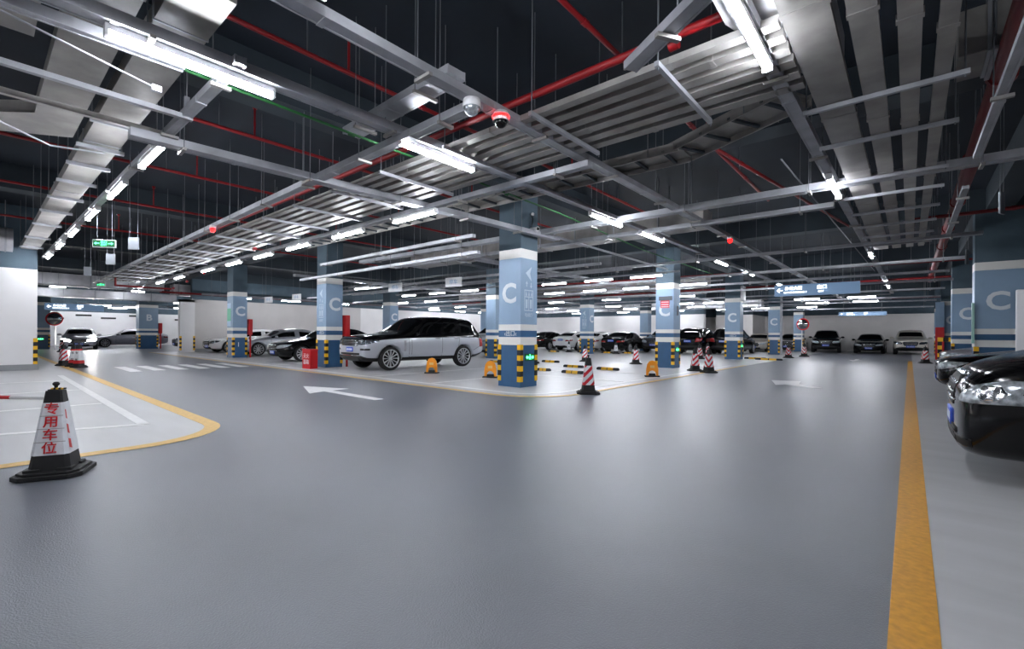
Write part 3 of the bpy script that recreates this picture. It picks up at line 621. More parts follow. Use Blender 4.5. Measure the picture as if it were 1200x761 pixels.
# ------------------------------------------------------------------ floor-standing small things
def cone(x, y, rz, label, h=.72, style='stripe', text=None, knob=True, base=.46):
    t = empty('traffic_cone', (x, y, .004), rz, label, 'traffic cone', 'square traffic cones')
    b = base/2; ch = b*.32
    oct_ = [(b, ch-b), (b, b-ch), (b-ch, b), (ch-b, b), (-b, b-ch), (-b, ch-b), (ch-b, -b), (b-ch, -b)]
    mb = MB().prism(oct_, 0, .035); mb.prism([(x_*.88, y_*.88) for x_, y_ in oct_], .035, .055)
    for sx in (1, -1):
        for sy in (1, -1): mb.box((sx*b*.45-.05, sy*b*.45-.05, .05), (sx*b*.45+.05, sy*b*.45+.05, .075))
    mb.build('base', m_rubber, t, bevel=.006)
    hb = base*.30
    def r(z): return hb+(.052-hb)*(z-.05)/(h-.05)
    def ring(z, k=1.0):
        a = r(z)*k; c = a*.22; return [(a, c-a), (a, a-c), (a-c, a), (c-a, a), (-a, a-c), (-a, c-a), (c-a, -a), (a-c, -a)]
    def seg(z0, z1, k, name, m):
        p0, p1 = ring(z0, k), ring(z1, k); vs = [(a, c, z0) for a, c in p0]+[(a, c, z1) for a, c in p1]
        fs = [(i, (i+1) % 8, 8+(i+1) % 8, 8+i) for i in range(8)]+[tuple(range(7, -1, -1)), tuple(range(8, 16))]
        return MB().add(vs, fs).build(name, m, t)
    seg(.05, h, 1.0, 'body', m_rubber); z0, z1 = .05+.2*(h-.05), .05+(.85 if style == 'text' else .78)*(h-.05)
    if style == 'red': z0 = .05+.13*(h-.05)
    if style != 'plain': seg(z0, z1, 1.03, 'reflective_sleeve', m_stripe if style == 'stripe' else m_refl)
    if style == 'red': seg(z0-.005, z0+.1, 1.05, 'red_band', m_redc)
    if style == 'red': seg(z1-.03, z1+.02, 1.05, 'red_band', m_redc)
    if text:
        n = len(text)
        for i, c in enumerate(text):
            zz = z1-(z1-z0)*(i+.5)/n; rr = r(zz)*1.03
            tilt = math.atan2(hb-.052, h-.05)
            sz = .1 if style == 'text' else .09
            text_obj(c, sz, 'character', m_redc if style == 'text' else m_trim, t, (0, -rr-.0045, zz-.0), (PI/2-tilt, 0, 0), .002, bold=.012)
            if style == 'text' and i < n-1:
                zl = z1-(z1-z0)*(i+1)/n; rl = r(zl)*1.035; MB().box((-rl*.9, -rl-.001, zl-.002), (rl*.9, -rl+.004, zl+.002)).build('crease', m_galvd, t)
        if style == 'text':
            for sx in (1,):
                for i in range(3):
                    za = z0+.05+(z1-z0-.06)*i/3; zb = za+.075; ra, rb = r(za)*1.05, r(zb)*1.05
                    MB().add([(ra, -ra*.75, za), (ra, ra*.1, za-.03), (rb, rb*.1, zb-.03), (rb, -rb*.75, zb)], [(0, 1, 2, 3)]).build('red_stripe', m_redc, t)
    if knob:
        MB().lathe([(0, h-.01), (.05, h-.01), (.052, h+.008), (.03, h+.012), (.012, h+.02), (.012, h+.035), (.022, h+.045), (.024, h+.058), (.014, h+.07), (0, h+.072)], 14).build('top_cap', m_rubber, t)
    return t
c1 = cone(-5.45, .46, math.radians(66), 'large square cone with red characters on a white sleeve, front left', .70, 'text', '专用车位', True, .45)
mb = MB()
for i in range(6): mb.tube((-.02+.018*i, -.03-.006*i, .715+.004*(i % 2)), (-.004+.018*i, -.036-.006*i, .72), .007, 6, i % 2)
mb.build('chain_end', [m_ylw, m_blk], c1)
t = empty('barrier_pole', (0, 0, 0), 0, 'red and white plastic barrier pole joining the large front-left cone', 'barrier pole')
a, b = Vector((-5.75, .42, .615)), Vector((-7.6, -.75, .575))
for i in range(6): MB().tube(a+(b-a)*i/6, a+(b-a)*(i+1)/6, .016, 10).build('pole_section', m_white if i % 2 == 0 else m_redc, t)
CN = [(-22.35, 2.07, 'stripe', None, 'striped cone of the left group of three, nearest the white wall', .72), (-21.6, 2.25, 'red', '车位', 'middle cone of the left group of three', .72), (-20.9, 2.3, 'red', '专用', 'right-hand cone of the left group of three', .75),
      (-4.98, 8.2, 'stripe', None, 'red and white striped cone just right of the nearest C pillar', .72), (-14.0, 17.2, 'stripe', None, 'striped cone peeping out beyond the nearest C pillar', .72), (-11.1, 18.0, 'stripe', None, 'striped cone directly behind the one by the nearest C pillar', .72),
      (-8.64, 17.98, 'stripe', None, 'striped cone on the pale floor left of the orange lock', .74), (-14.3, 26.9, 'white', '专', 'small white cone before the dark sedan', .7), (-17.9, 26.9, 'white', '用', 'small white cone before the white sedans', .7),
      (-5.53, 16.0, 'stripe', None, 'left of the two striped cones right of the red-notice pillar', .74), (-4.95, 15.6, 'stripe', None, 'right of the two striped cones right of the red-notice pillar', .74), (-8.2, 24.4, 'stripe', None, 'striped cone behind the pair right of the red-notice pillar', .72),
      (-9.2, 28.8, 'stripe', None, 'tiny distant cone before the grey wall corner', .72), (-5.1, 29.5, 'stripe', None, 'striped cone standing before the fourth aisle pillar', .72), (-4.75, 32.2, 'stripe', None, 'striped cone under the convex mirror', .74),
      (.55, 28.5, 'stripe', None, 'striped cone by the yellow and black barrier on the right', .74), (-37.5, 3.4, 'stripe', None, 'tiny cone left of the car with lit headlamps', .72)]
for (x, y, st, tx, lb, h) in CN: cone(x, y, math.radians(random.choice((41, 20, 60, 35))), lb, h, st, tx, base=.46 if x > -20 else .38)
def lock(x, y, rz, label):
    t = empty('parking_lock', (x, y, .004), rz, label, 'parking lock', 'orange parking locks')
    out = [(-.17, 0), (-.17, .18), (-.14, .34), (-.08, .42), (0, .445), (.08, .42), (.14, .34), (.17, .18), (.17, 0), (.11, 0), (.1, .08), (.06, .14), (0, .155), (-.06, .14), (-.1, .08), (-.11, 0)]
    X = Matrix.Rotation(PI/2, 4, 'X'); MB().prism(out, -.035, .035, X=X).build('arch', m_orange, t, (0, 0, .03), bevel=.012)
    MB().box((-.21, -.09, 0), (.21, .12, .04)).box((-.09, -.05, .04), (.09, .05, .1)).build('base', m_rubber, t, bevel=.01)
    MB().box((-.06, -.045, .26), (.06, -.036, .33)).build('sticker', mat('lock_sticker', (230, 190, 120), .5), t)
    return t
lock(-10.97, 9.06, .6, 'orange arched parking lock before the silver and black off-roader')
lock(-8.76, 9.3, .5, 'orange arched parking lock against the left of the nearest C pillar')
lock(-5.64, 12.8, .5, 'orange arched parking lock left of the red-notice pillar')
WS = [(-13.2, 14.5, 0, .9, 'behind the off-roader'), (-12.0, 15.2, 0, .75, 'left of the nearest C pillar'), (-11.79, 16.3, 0, .8, 'right of the nearest C pillar, farther one'), (-9.17, 12.3, 0, .45, 'right of the nearest C pillar, nearer one'), (-9.36, 14.38, 0, .75, 'behind the front striped cone, farther of a pair'), (-7.93, 12.14, 0, .7, 'behind the front striped cone, nearer of a pair'),
      (-7.85, 14.2, 0, .75, 'alone in the middle of the empty bays'), (-6.1, 26.6, 0, 1.0, 'right of the third aisle pillar'), (-5.35, 26.0, 0, 1.15, 'before the fourth aisle pillar'), (-18.9, 26.5, 0, .8, 'before the white sedans, left one'), (-17.0, 27.3, 0, .8, 'before the white sedans, right one'), (-15.3, 27.6, 0, .8, 'at the tail of the dark sedan'), (-14.0, 28.0, 0, .8, 'beside the dark sedan')]
for x, y, rz, L, lb in WS:
    t = empty('wheel_stop', (x, y, .004), rz, 'yellow and black rubber wheel stop ' + lb, 'wheel stop', 'rubber wheel stops')
    mb = MB(); n = 5; pr = [(-.075, 0), (-.05, .09), (.05, .09), (.075, 0)]
    cuts = [-.5, -.32, -.3, .3, .32, .5]; ms = [1, 0, 0, 0, 1]
    cuts = [-.5, -.3, -.02, .02, .3, .5]; ms = [1, 0, 1, 0, 1]
    X = Matrix(((0, 0, 1, 0), (1, 0, 0, 0), (0, 1, 0, 0), (0, 0, 0, 1)))
    for a, b, m in zip(cuts, cuts[1:], ms): mb.prism(pr, a*L, b*L, m, X=X)
    mb.build('block', [m_ylw, m_blk], t); MB().box((-L/2-.03, -.07, 0), (-L/2, .07, .07)).box((L/2, -.07, 0), (L/2+.03, .07, .07)).build('end_cap', m_blk, t, bevel=.01)
t = tag(guard_mb(1, 1, .15, .98).build('corner_guard', [m_ylw, m_blk], None, (-20.5, 1.3, 0)), 'yellow and black guard on the corner of the white room wall at left', 'corner guard')
t = empty('extinguisher_box', (-15.35, 7.42, .004), .08, 'red fire extinguisher box standing before the C pillar by the off-roader', 'extinguisher box')
MB().box((-.24, -.14, 0), (.24, .14, .6)).build('body', m_redbox, t, bevel=.015); MB().box((-.25, -.15, .6), (.25, .15, .66)).build('lid', m_redbox, t, bevel=.01)
text_obj('灭火', .17, 'lettering', m_letter, t, (0, -.142, .42), ROT_NY, .002); text_obj('器箱', .17, 'lettering', m_letter, t, (0, -.142, .22), ROT_NY, .002)
for x, y, lb in ((-15.3, 8.68, 'beside the pillar next to the off-roader'), (-24.2, 8.68, 'beside the pillar next to the white car'), (-41.2, 8.8, 'beside the distant pillar marked B')):
    t = empty('fire_cabinet', (x, y, 0), 0, 'tall red fire hose cabinet ' + lb, 'fire cabinet', 'red fire cabinets')
    MB().box((-.6, 0, 1.1), (.0, .18, 1.85)).build('cabinet', m_redbox, t, bevel=.01); MB().box((.0, .02, 1.14), (.008, .16, 1.81)).build('door', m_redbox, t)
    MB().tube((-.05, .09, 0), (-.05, .09, 1.1), .04, 8).build('stand_pipe', m_redbox, t); MB().ball((0, .05, .95), .05, 6).build('valve', m_redd, t)
def convex_mirror(x, y, z, rz, label, pole=True):
    t = empty('convex_mirror', (x, y, 0), rz, label, 'traffic mirror'); X = Matrix.Translation((0, 0, z)) @ Matrix.Rotation(PI/2, 4, 'X')
    MB().lathe([(.0, .1), (.1, .095), (.2, .075), (.3, .04), (.38, 0)], 28, X=X).build('mirror_face', m_mirror, t)
    MB().lathe([(.38, -.01), (.44, .0), (.44, .03), (.385, .02), (.38, -.01), (.2, -.06), (0, -.08)], 28, X=X).build('red_rim', m_redc, t)
    MB().tube((0, .12, 0), (0, .12, z+.1), .035).tube((0, .12, z), (0, .02, z), .03).build('post', m_white, t)
    return t
convex_mirror(-6.0, 40.0, 2.1, .6, 'red-rimmed convex mirror at the end of the long aisle')
convex_mirror(-41.5, 3.4, 2.0, 1.1, 'red-rimmed convex mirror before the distant white bay')
t = empty('height_barrier', (1.0, 27.6, 0), 0, 'yellow and black striped barrier frame beside the right pillars', 'barrier')
mb = MB()
for px in (0, 1.25):
    for i in range(6): mb.box((px-.07, -.07, i*.17), (px+.07, .07, (i+1)*.17), i % 2)
mb.build('post', [m_ylw, m_blk], t); mb = MB()
for i in range(8): mb.box((-.07+.175*i, -.05, 1.02), (-.07+.175*(i+1), .05, 1.2), i % 2)
mb.build('crossbar', [m_ylw, m_blk], t)
t = empty('service_column', (1.15, 34.0, 0), 0, 'slim upright column, red below and pale blue above, by the far right pillars', 'service column')
MB().box((-.1, -.2, 0), (.25, 0, 1.75)).build('red_cabinet', m_redbox, t); MB().box((-.1, -.2, 1.75), (.25, 0, 3.1)).build('blue_upper', m_lblue, t)
t = empty('notice_stand', (1.3, 11.0, 0), -.12, 'tall white notice stand with red blocks beside the near black cars', 'notice board')
MB().box((0, -.06, 0), (1.0, .06, 1.98)).build('frame', m_white, t, bevel=.02)
for (a, b, c, d, mn) in ((.1, 1.6, .6, 1.82, 0), (.12, 1.12, .62, 1.5, 1), (.1, .95, .62, 1.07, 2), (.12, .6, .6, .9, 1)):
    mb = MB()
    if mn == 2: mb.box((a, -.065, b), (c, -.058, d))
    else:
        for r_ in range(3):
            for q in range(4): mb.box((a+(c-a)*q/4, -.065, b+(d-b)*r_/3), (a+(c-a)*(q+.72)/4, -.058, b+(d-b)*(r_+.68)/3))
    mb.build('print_block', [mat('notice_pink2', (216, 150, 160), .5), mat('notice_pink2', (216, 150, 160), .5), mat('notice_red', (205, 60, 80), .5)][mn], t)
for i, (y, z) in enumerate(((4.4, 2.2), (6.1, 2.5), (7.7, 2.3), (9.6, 2.55), (10.6, 2.3), (13.0, 2.3))):
    tag(MB().box((-52.98, y-.5, z), (-52.9, y+.5, z+.14)).build('wall_plate', m_trim, bevel=.005), 'narrow dark plate on the distant white wall, %s from the left' % (ORD[i] if i else 'first'), 'wall sign')

# ------------------------------------------------------------------ cars
def eval_mesh(o):
    bpy.context.view_layer.update(); return bpy.data.meshes.new_from_object(o.evaluated_get(bpy.context.evaluated_depsgraph_get()))
def section(st, W):
    x, zb, zs, zt, hw, rw, _ = st
    p = [(0, zb), (hw*.80, zb), (hw*.965, zb+.11), (hw, zb+.55*(zs-zb)), (hw*.965, zs)]
    if rw: p += [(hw*.93, zs+.04), (rw+.055, zt-.13), (rw-.03, zt-.04), (rw*.55, zt-.006), (0, zt)]
    else:
        e = zt-zs; p += [(hw*.925, zs+e*.42), (hw*.86, zs+e*.72), (hw*.74, zs+e*.9), (hw*.4, zt-.006), (0, zt)]
    return p
CARM = {}
def car_meshes(key):
    """spec -> body mesh, window meshes, patches"""
    sp = SPECS[key]; st = sp['st']; n = len(st); verts = []; faces = []; mats = []
    secs = [section(s, sp['W']) for s in st]; K = 10; row = 2*K-2
    for s, sec in zip(st, secs):
        x = -s[0]
        bow = sp.get('bow', .0)
        for i, (y, z) in enumerate(sec): verts.append((x, y, z))
        for i in range(K-2, 0, -1): verts.append((x, -sec[i][0], sec[i][1]))
    def vid(s, j): return s*row+(j % row)
    for s in range(n-1):
        kind = st[s][6]
        for j in range(row):
            jj = j if j < K-1 else row-1-j           # mirrored face index 0..8
            m = 0
            if jj <= 1 and jj >= 0: m = 4
            if jj == 0: m = 3
            if jj >= 4: m = 2
            if kind == 'cab' and jj == 5: m = 1
            if kind in ('ws', 'rw'):
                if jj == 5 and kind == 'ws': m = 1
                if jj >= 7: m = 1
            faces.append((vid(s, j), vid(s+1, j), vid(s+1, j+1), vid(s, j+1))); mats.append(m)
    for s, flip in ((0, False), (n-1, True)):
        for i in range(K-1):
            a, b, c, d = vid(s, i), vid(s, i+1), vid(s, row-i-1), vid(s, row-i)
            f = (a, b, d) if i == 0 else ((a, b, d) if i == K-2 else (a, b, c, d))
            if i == 0: f = (vid(s, 0), vid(s, 1), vid(s, row-1))
            elif i == K-2: f = (vid(s, K-2), vid(s, K-1), vid(s, row-(K-2)))
            else: f = (vid(s, i), vid(s, i+1), vid(s, row-i-1), vid(s, row-i))
            faces.append(f[::-1] if flip else f); mats.append(4 if i <= 1 else (2 if i >= 4 else 0))
    me = bpy.data.meshes.new('cage'); me.from_pydata(verts, [], faces)
    for i in range(5): me.materials.append(m_trim)
    me.polygons.foreach_set('material_index', mats); me.update()
    bm = bmesh.new(); bm.from_mesh(me); bmesh.ops.recalc_face_normals(bm, faces=bm.faces); bm.to_mesh(me); bm.free()
    o = bpy.data.objects.new('cage', me); COL.objects.link(o)
    ss = o.modifiers.new('s', 'SUBSURF'); ss.levels = 2; ss.render_levels = 2
    full = eval_mesh(o)
    bmf = bmesh.new(); bmf.from_mesh(full); bvh = BVHTree.FromBMesh(bmf); bmf.free()
    R = sp['r']; cut = MB()
    for ax in sp['axles']:
        for sg in (1, -1):
            cut.tube((-ax, sg*(sp['W']/2-.30), R), (-ax, sg*(sp['W']/2+.2), R), R*1.13, 36)
    co = cut.build('cut', [m_trim]*5); co.hide_render = True
    bo = o.modifiers.new('b', 'BOOLEAN'); bo.operation = 'DIFFERENCE'; bo.object = co; bo.solver = 'EXACT'
    cm = eval_mesh(o); bpy.data.objects.remove(o); bpy.data.objects.remove(co)
    if len(cm.polygons) < 200: cm = full
    bm = bmesh.new(); bm.from_mesh(cm); bm.faces.ensure_lookup_table()
    for f in bm.faces:
        c = f.calc_center_median()
        for ax in sp['axles']:
            d = math.hypot(c.x+ax, c.z-R)
            if d < R*1.125: f.material_index = 3
            if d < R*1.14 and abs(c.y) < sp['W']/2-.29 and abs(f.normal.y) > .9: f.material_index = 3
    res = {'parts': []}
    def extract(sel):
        b2 = bmesh.new(); mp = {}
        for f in sel:
            vs = []
            for v in f.verts:
                if v not in mp: mp[v] = b2.verts.new(v.co)
                vs.append(mp[v])
            nf = b2.faces.new(vs); nf.material_index = f.material_index; nf.smooth = f.smooth
        return b2
    for f in bm.faces: f.smooth = f.material_index != 3
    gl = set(f for f in bm.faces if f.material_index == 1)
    b2 = extract([f for f in bm.faces if f.material_index != 1]); bd = bpy.data.meshes.new('body'); b2.to_mesh(bd); b2.free()
    for i in range(5): bd.materials.append(m_trim)
    res['body'] = bd
    while gl:
        st_ = [gl.pop()]; comp = [st_[0]]
        while st_:
            f = st_.pop()
            for e in f.edges:
                for g in e.link_faces:
                    if g in gl: gl.remove(g); st_.append(g); comp.append(g)
        c = sum((f.calc_center_median() for f in comp), Vector())/len(comp)
        nm = 'side_window' if abs(c.y) > .25*sp['W'] else ('windshield' if c.x > -sp['L']*.5 else 'rear_window')
        b3 = extract(comp); gm = bpy.data.meshes.new(nm)
        for f in b3.faces: f.material_index = 0; f.smooth = True
        b3.to_mesh(gm); b3.free(); gm.materials.append(m_glass); res['parts'].append((nm, gm))
    bm.free()
    # projected patches
    L, W = sp['L'], sp['W']
    def proj(u, z, ang, ref, off):
        d = Vector((math.cos(ang), math.sin(ang), 0)); ua = Vector((-math.sin(ang), math.cos(ang), 0))
        o_ = Vector(ref)+ua*u+Vector((0, 0, z)); hit, nrm, _, _ = bvh.ray_cast(o_+d*4, -d)
        if hit is None or (hit-o_).dot(d) < -.9:
            hit, nrm, _, _ = bvh.find_nearest(o_+d*.3)
        return hit+nrm*off, nrm
    def patch(name, poly, ang, ref, m, off=.008, cuts=3, back=.02, mirror=False):
        bmp = bmesh.new(); pts = []
        for (a, b), (c, d) in zip(poly, poly[1:]+poly[:1]):
            for k in range(3): pts.append((a+(c-a)*k/3, b+(d-b)*k/3))
        vs = [bmp.verts.new((u, z, 0)) for u, z in pts]; bmp.faces.new(vs); bmesh.ops.triangulate(bmp, faces=bmp.faces[:])
        bmesh.ops.subdivide_edges(bmp, edges=[e for e in bmp.edges if len(e.link_faces) == 2], cuts=cuts, use_grid_fill=True)
        for v in bmp.verts:
            h, nr = proj(v.co.x, v.co.y, ang, ref, off); v.co = h
        d = Vector((math.cos(ang), math.sin(ang), 0))
        r_ = bmesh.ops.extrude_edge_only(bmp, edges=[e for e in bmp.edges if len(e.link_faces) == 1])
        for v in [g for g in r_['geom'] if isinstance(g, bmesh.types.BMVert)]: v.co -= d*back
        for f in bmp.faces: f.smooth = True
        gm = bpy.data.meshes.new(name); bmp.to_mesh(gm); gm.materials.append(m); res['parts'].append((name, gm))
        if mirror:
            for v in bmp.verts: v.co.y = -v.co.y
            bmesh.ops.reverse_faces(bmp, faces=bmp.faces[:])
            g2 = bpy.data.meshes.new(name); bmp.to_mesh(g2); g2.materials.append(m); res['parts'].append((name, g2))
        bmp.free()
    if sp.get('detail', 1):
        for nm, poly, ang, ref, m, off, mir in sp['patches']: patch(nm, poly, math.radians(ang), ref, m, off, 3, .02, mir)
        # seams: thin projected ribbons on both sides
        for sg in (1, -1):
            mb = MB()
            for line in sp['seams']:
                for (xa, za), (xb, zb) in zip(line, line[1:]):
                    N = 5; prev = None
                    for k in range(N+1):
                        x, z = xa+(xb-xa)*k/N, za+(zb-za)*k/N
                        h, nr, _, _ = bvh.ray_cast(Vector((-x, sg*3, z)), Vector((0, -sg, 0)))
                        if h is None: prev = None; continue
                        t_ = Vector((-(xb-xa), 0, zb-za)).normalized(); s_ = Vector((-t_.z, 0, t_.x))*.006
                        cur = (h+nr*.003-s_, h+nr*.003+s_)
                        if prev: mb.add([prev[0], prev[1], cur[1], cur[0]], [(0, 1, 2, 3)])
                        prev = cur
            if mb.v: res['parts'].append(('door_seams', mb.mesh('door_seams', m_seam)))
            for (x, z) in sp['handles']:
                h, nr, _, _ = bvh.ray_cast(Vector((-x, sg*3, z)), Vector((0, -sg, 0)))
                if h:
                    mb = MB().box((h.x-.1, h.y-.012*sg if sg > 0 else h.y, h.z-.013), (h.x+.1, h.y+.028 if sg > 0 else h.y+.012, h.z+.013)) if sg > 0 else MB().box((h.x-.1, h.y-.028, h.z-.013), (h.x+.1, h.y+.012, h.z+.013))
                    res['parts'].append(('door_handle', mb.mesh('door_handle', m_chrome)))
    # mirrors
    mx, mz = sp['mirror']
    for sg in (1, -1):
        h, nr, _, _ = bvh.ray_cast(Vector((-mx, sg*3, mz)), Vector((0, -sg, 0)))
        y = h.y if h else sg*W*.45
        mb = MB().ball((-mx, y+sg*.15, mz+.05), .1, 8, (.75, 1.15, .72)).tube((-mx, y-sg*.02, mz), (-mx, y+sg*.1, mz+.02), .03, 8)
        res['parts'].append(('wing_mirror', mb.mesh('wing_mirror', m_trim)))
    return res
def wheel_parts(R, spokes, w=.23):
    """axis along +Y = outer side"""
    X = Matrix.Rotation(-PI/2, 4, 'X'); rr = R*.76
    ty = MB().lathe([(rr*.97, -w*.3), (rr, -w*.5), (R*.93, -w*.5), (R*.985, -w*.38), (R, -w*.2), (R, w*.2), (R*.985, w*.38), (R*.93, w*.5), (rr*1.03, w*.52), (rr*.97, w*.42)], 36, X=X).mesh('tyre', m_tyre)
    rm = MB().lathe([(rr*.985, w*.48), (rr*.93, w*.5), (rr*.9, w*.3), (rr*.88, -w*.2), (0, -w*.2)], 32, X=X)
    rm2 = MB().lathe([(rr*1.0, w*.44), (rr*.98, w*.52), (rr*.92, w*.5), (rr*.9, w*.36)], 36, X=X)
    for i in range(spokes):
        a = 2*PI*i/spokes; Y = Matrix.Rotation(a, 4, 'Y')
        pr = [(-.014, .05), (.014, .05), (.02, rr*.93), (-.02, rr*.93)] if spokes < 12 else [(-.006, .04), (.006, .04), (.014, rr*.93), (-.014, rr*.93)]
        vs = [Y @ Vector((x, w*.30+(.02 if z < .1 else .045), z)) for x, z in pr]+[Y @ Vector((x, w*.2, z)) for x, z in pr]
        rm2.add(vs, [(0, 1, 2, 3), (7, 6, 5, 4), (0, 4, 5, 1), (1, 5, 6, 2), (2, 6, 7, 3), (3, 7, 4, 0)])
    rm2.lathe([(0, w*.40), (.03, w*.40), (.042, w*.36), (.045, w*.2)], 16, X=X)
    return ty, rm.mesh('rim_barrel', m_seam), rm2.mesh('alloy_rim', m_rimm)
def mirrorx(p): return [(-u, z) for u, z in p]
def front_lights(): pass
# station: x, z_bottom, z_shoulder, z_top, half width, roof half width (0 = none), kind of the panel that follows
SEDAN = [(0, .36, .60, .70, .60, 0, 'h'), (.06, .24, .62, .74, .74, 0, 'h'), (.22, .2, .66, .79, .86, 0, 'h'), (.6, .18, .72, .86, .905, 0, 'h'), (1.05, .18, .80, .93, .92, 0, 'h'), (1.5, .18, .87, .985, .925, 0, 'ws'),
         (2.12, .18, .89, 1.37, .925, .60, 'cab'), (2.25, .18, .89, 1.41, .925, .62, 'cab'), (2.85, .18, .90, 1.455, .925, .635, 'pil'), (2.93, .18, .90, 1.455, .925, .635, 'cab'), (3.55, .18, .91, 1.41, .92, .61, 'cab'), (3.75, .18, .915, 1.36, .92, .59, 'rw'),
         (4.32, .2, .93, 1.09, .90, 0, 'h'), (4.65, .24, .92, 1.06, .87, 0, 'h'), (4.82, .3, .88, .99, .80, 0, 'h'), (4.88, .4, .82, .92, .68, 0, 'h')]
SUVS = [(0, .42, .78, .94, .66, 0, 'h'), (.06, .32, .82, .99, .80, 0, 'h'), (.2, .27, .86, 1.04, .89, 0, 'h'), (.55, .25, .93, 1.10, .935, 0, 'h'), (1.0, .24, 1.0, 1.15, .95, 0, 'h'), (1.35, .24, 1.05, 1.19, .95, 0, 'ws'),
        (1.95, .24, 1.07, 1.62, .95, .62, 'cab'), (2.1, .24, 1.07, 1.67, .95, .645, 'cab'), (2.75, .24, 1.08, 1.73, .95, .665, 'pil'), (2.84, .24, 1.08, 1.73, .95, .665, 'cab'), (3.55, .24, 1.09, 1.715, .95, .65, 'pil'), (3.64, .24, 1.09, 1.71, .945, .645, 'cab'), (4.1, .25, 1.10, 1.66, .935, .61, 'rw'),
        (4.55, .3, 1.08, 1.18, .90, 0, 'h'), (4.68, .36, .98, 1.08, .84, 0, 'h'), (4.72, .46, .85, .96, .72, 0, 'h')]
RR = [(0, .40, .86, 1.02, .74, 0, 'h'), (.05, .33, .90, 1.07, .86, 0, 'h'), (.2, .28, .98, 1.13, .95, 0, 'h'), (.6, .27, 1.04, 1.17, .99, 0, 'h'), (1.1, .27, 1.08, 1.20, 1.0, 0, 'h'), (1.5, .27, 1.10, 1.235, 1.0, 0, 'ws'),
      (2.2, .27, 1.12, 1.75, 1.0, .70, 'cab'), (2.35, .27, 1.12, 1.79, 1.0, .72, 'cab'), (2.95, .27, 1.13, 1.83, 1.0, .735, 'pil'), (3.02, .27, 1.13, 1.83, 1.0, .735, 'cab'), (3.75, .27, 1.13, 1.82, 1.0, .73, 'pil'), (3.82, .27, 1.13, 1.815, 1.0, .73, 'cab'), (4.4, .28, 1.13, 1.785, .99, .71, 'cab'), (4.56, .28, 1.13, 1.745, .985, .70, 'rw'),
      (4.88, .36, 1.10, 1.24, .955, 0, 'h'), (5.02, .42, .98, 1.10, .90, 0, 'h'), (5.06, .52, .84, .96, .8, 0, 'h')]
VAN = [(0, .30, .62, .74, .64, 0, 'h'), (.04, .22, .68, .84, .80, 0, 'h'), (.13, .19, .74, .94, .885, 0, 'h'), (.3, .19, .80, 1.02, .915, 0, 'h'), (.6, .19, .90, 1.12, .935, 0, 'h'), (.95, .19, .98, 1.23, .945, 0, 'h'), (1.2, .19, 1.05, 1.35, .95, 0, 'ws'),
       (2.0, .2, 1.08, 1.78, .95, .68, 'cab'), (2.2, .2, 1.08, 1.83, .95, .70, 'cab'), (2.9, .2, 1.09, 1.88, .95, .72, 'pil'), (3.0, .2, 1.09, 1.88, .95, .72, 'cab'), (3.9, .2, 1.09, 1.88, .95, .72, 'pil'), (4.0, .2, 1.09, 1.87, .95, .72, 'cab'), (4.65, .22, 1.1, 1.82, .94, .70, 'rw'),
       (4.9, .3, 1.05, 1.16, .92, 0, 'h'), (4.98, .4, .92, 1.0, .86, 0, 'h')]
def mk_patches(L, W, hl, tl, grille, extra=()):
    out = [('headlamp', hl, 38, (-.35, W*.28, 0), m_lens, .006, True), ('grille', grille, 0, (0, 0, 0), m_grille, .006, False)]
    out.append(('tail_lamp', tl, 150, (-L+.35, W*.28, 0), m_tail, .006, True))
    return out+list(extra)
def bars(name, u, zs, h, m, off=.014): return [(name, [(-u, z-h), (u, z-h), (u, z+h), (-u, z+h)], 0, (0, 0, 0), m, off, False) for z in zs]
pl_f = lambda z: [('license_plate', [(-.22, z-.07), (.22, z-.07), (.22, z+.07), (-.22, z+.07)], 0, (0, 0, 0), m_plate, .014, False)]
pl_r = lambda L, z: [('license_plate', [(-.22, z-.07), (.22, z-.07), (.22, z+.07), (-.22, z+.07)], 180, (-L, 0, 0), m_plate, .03, False)]
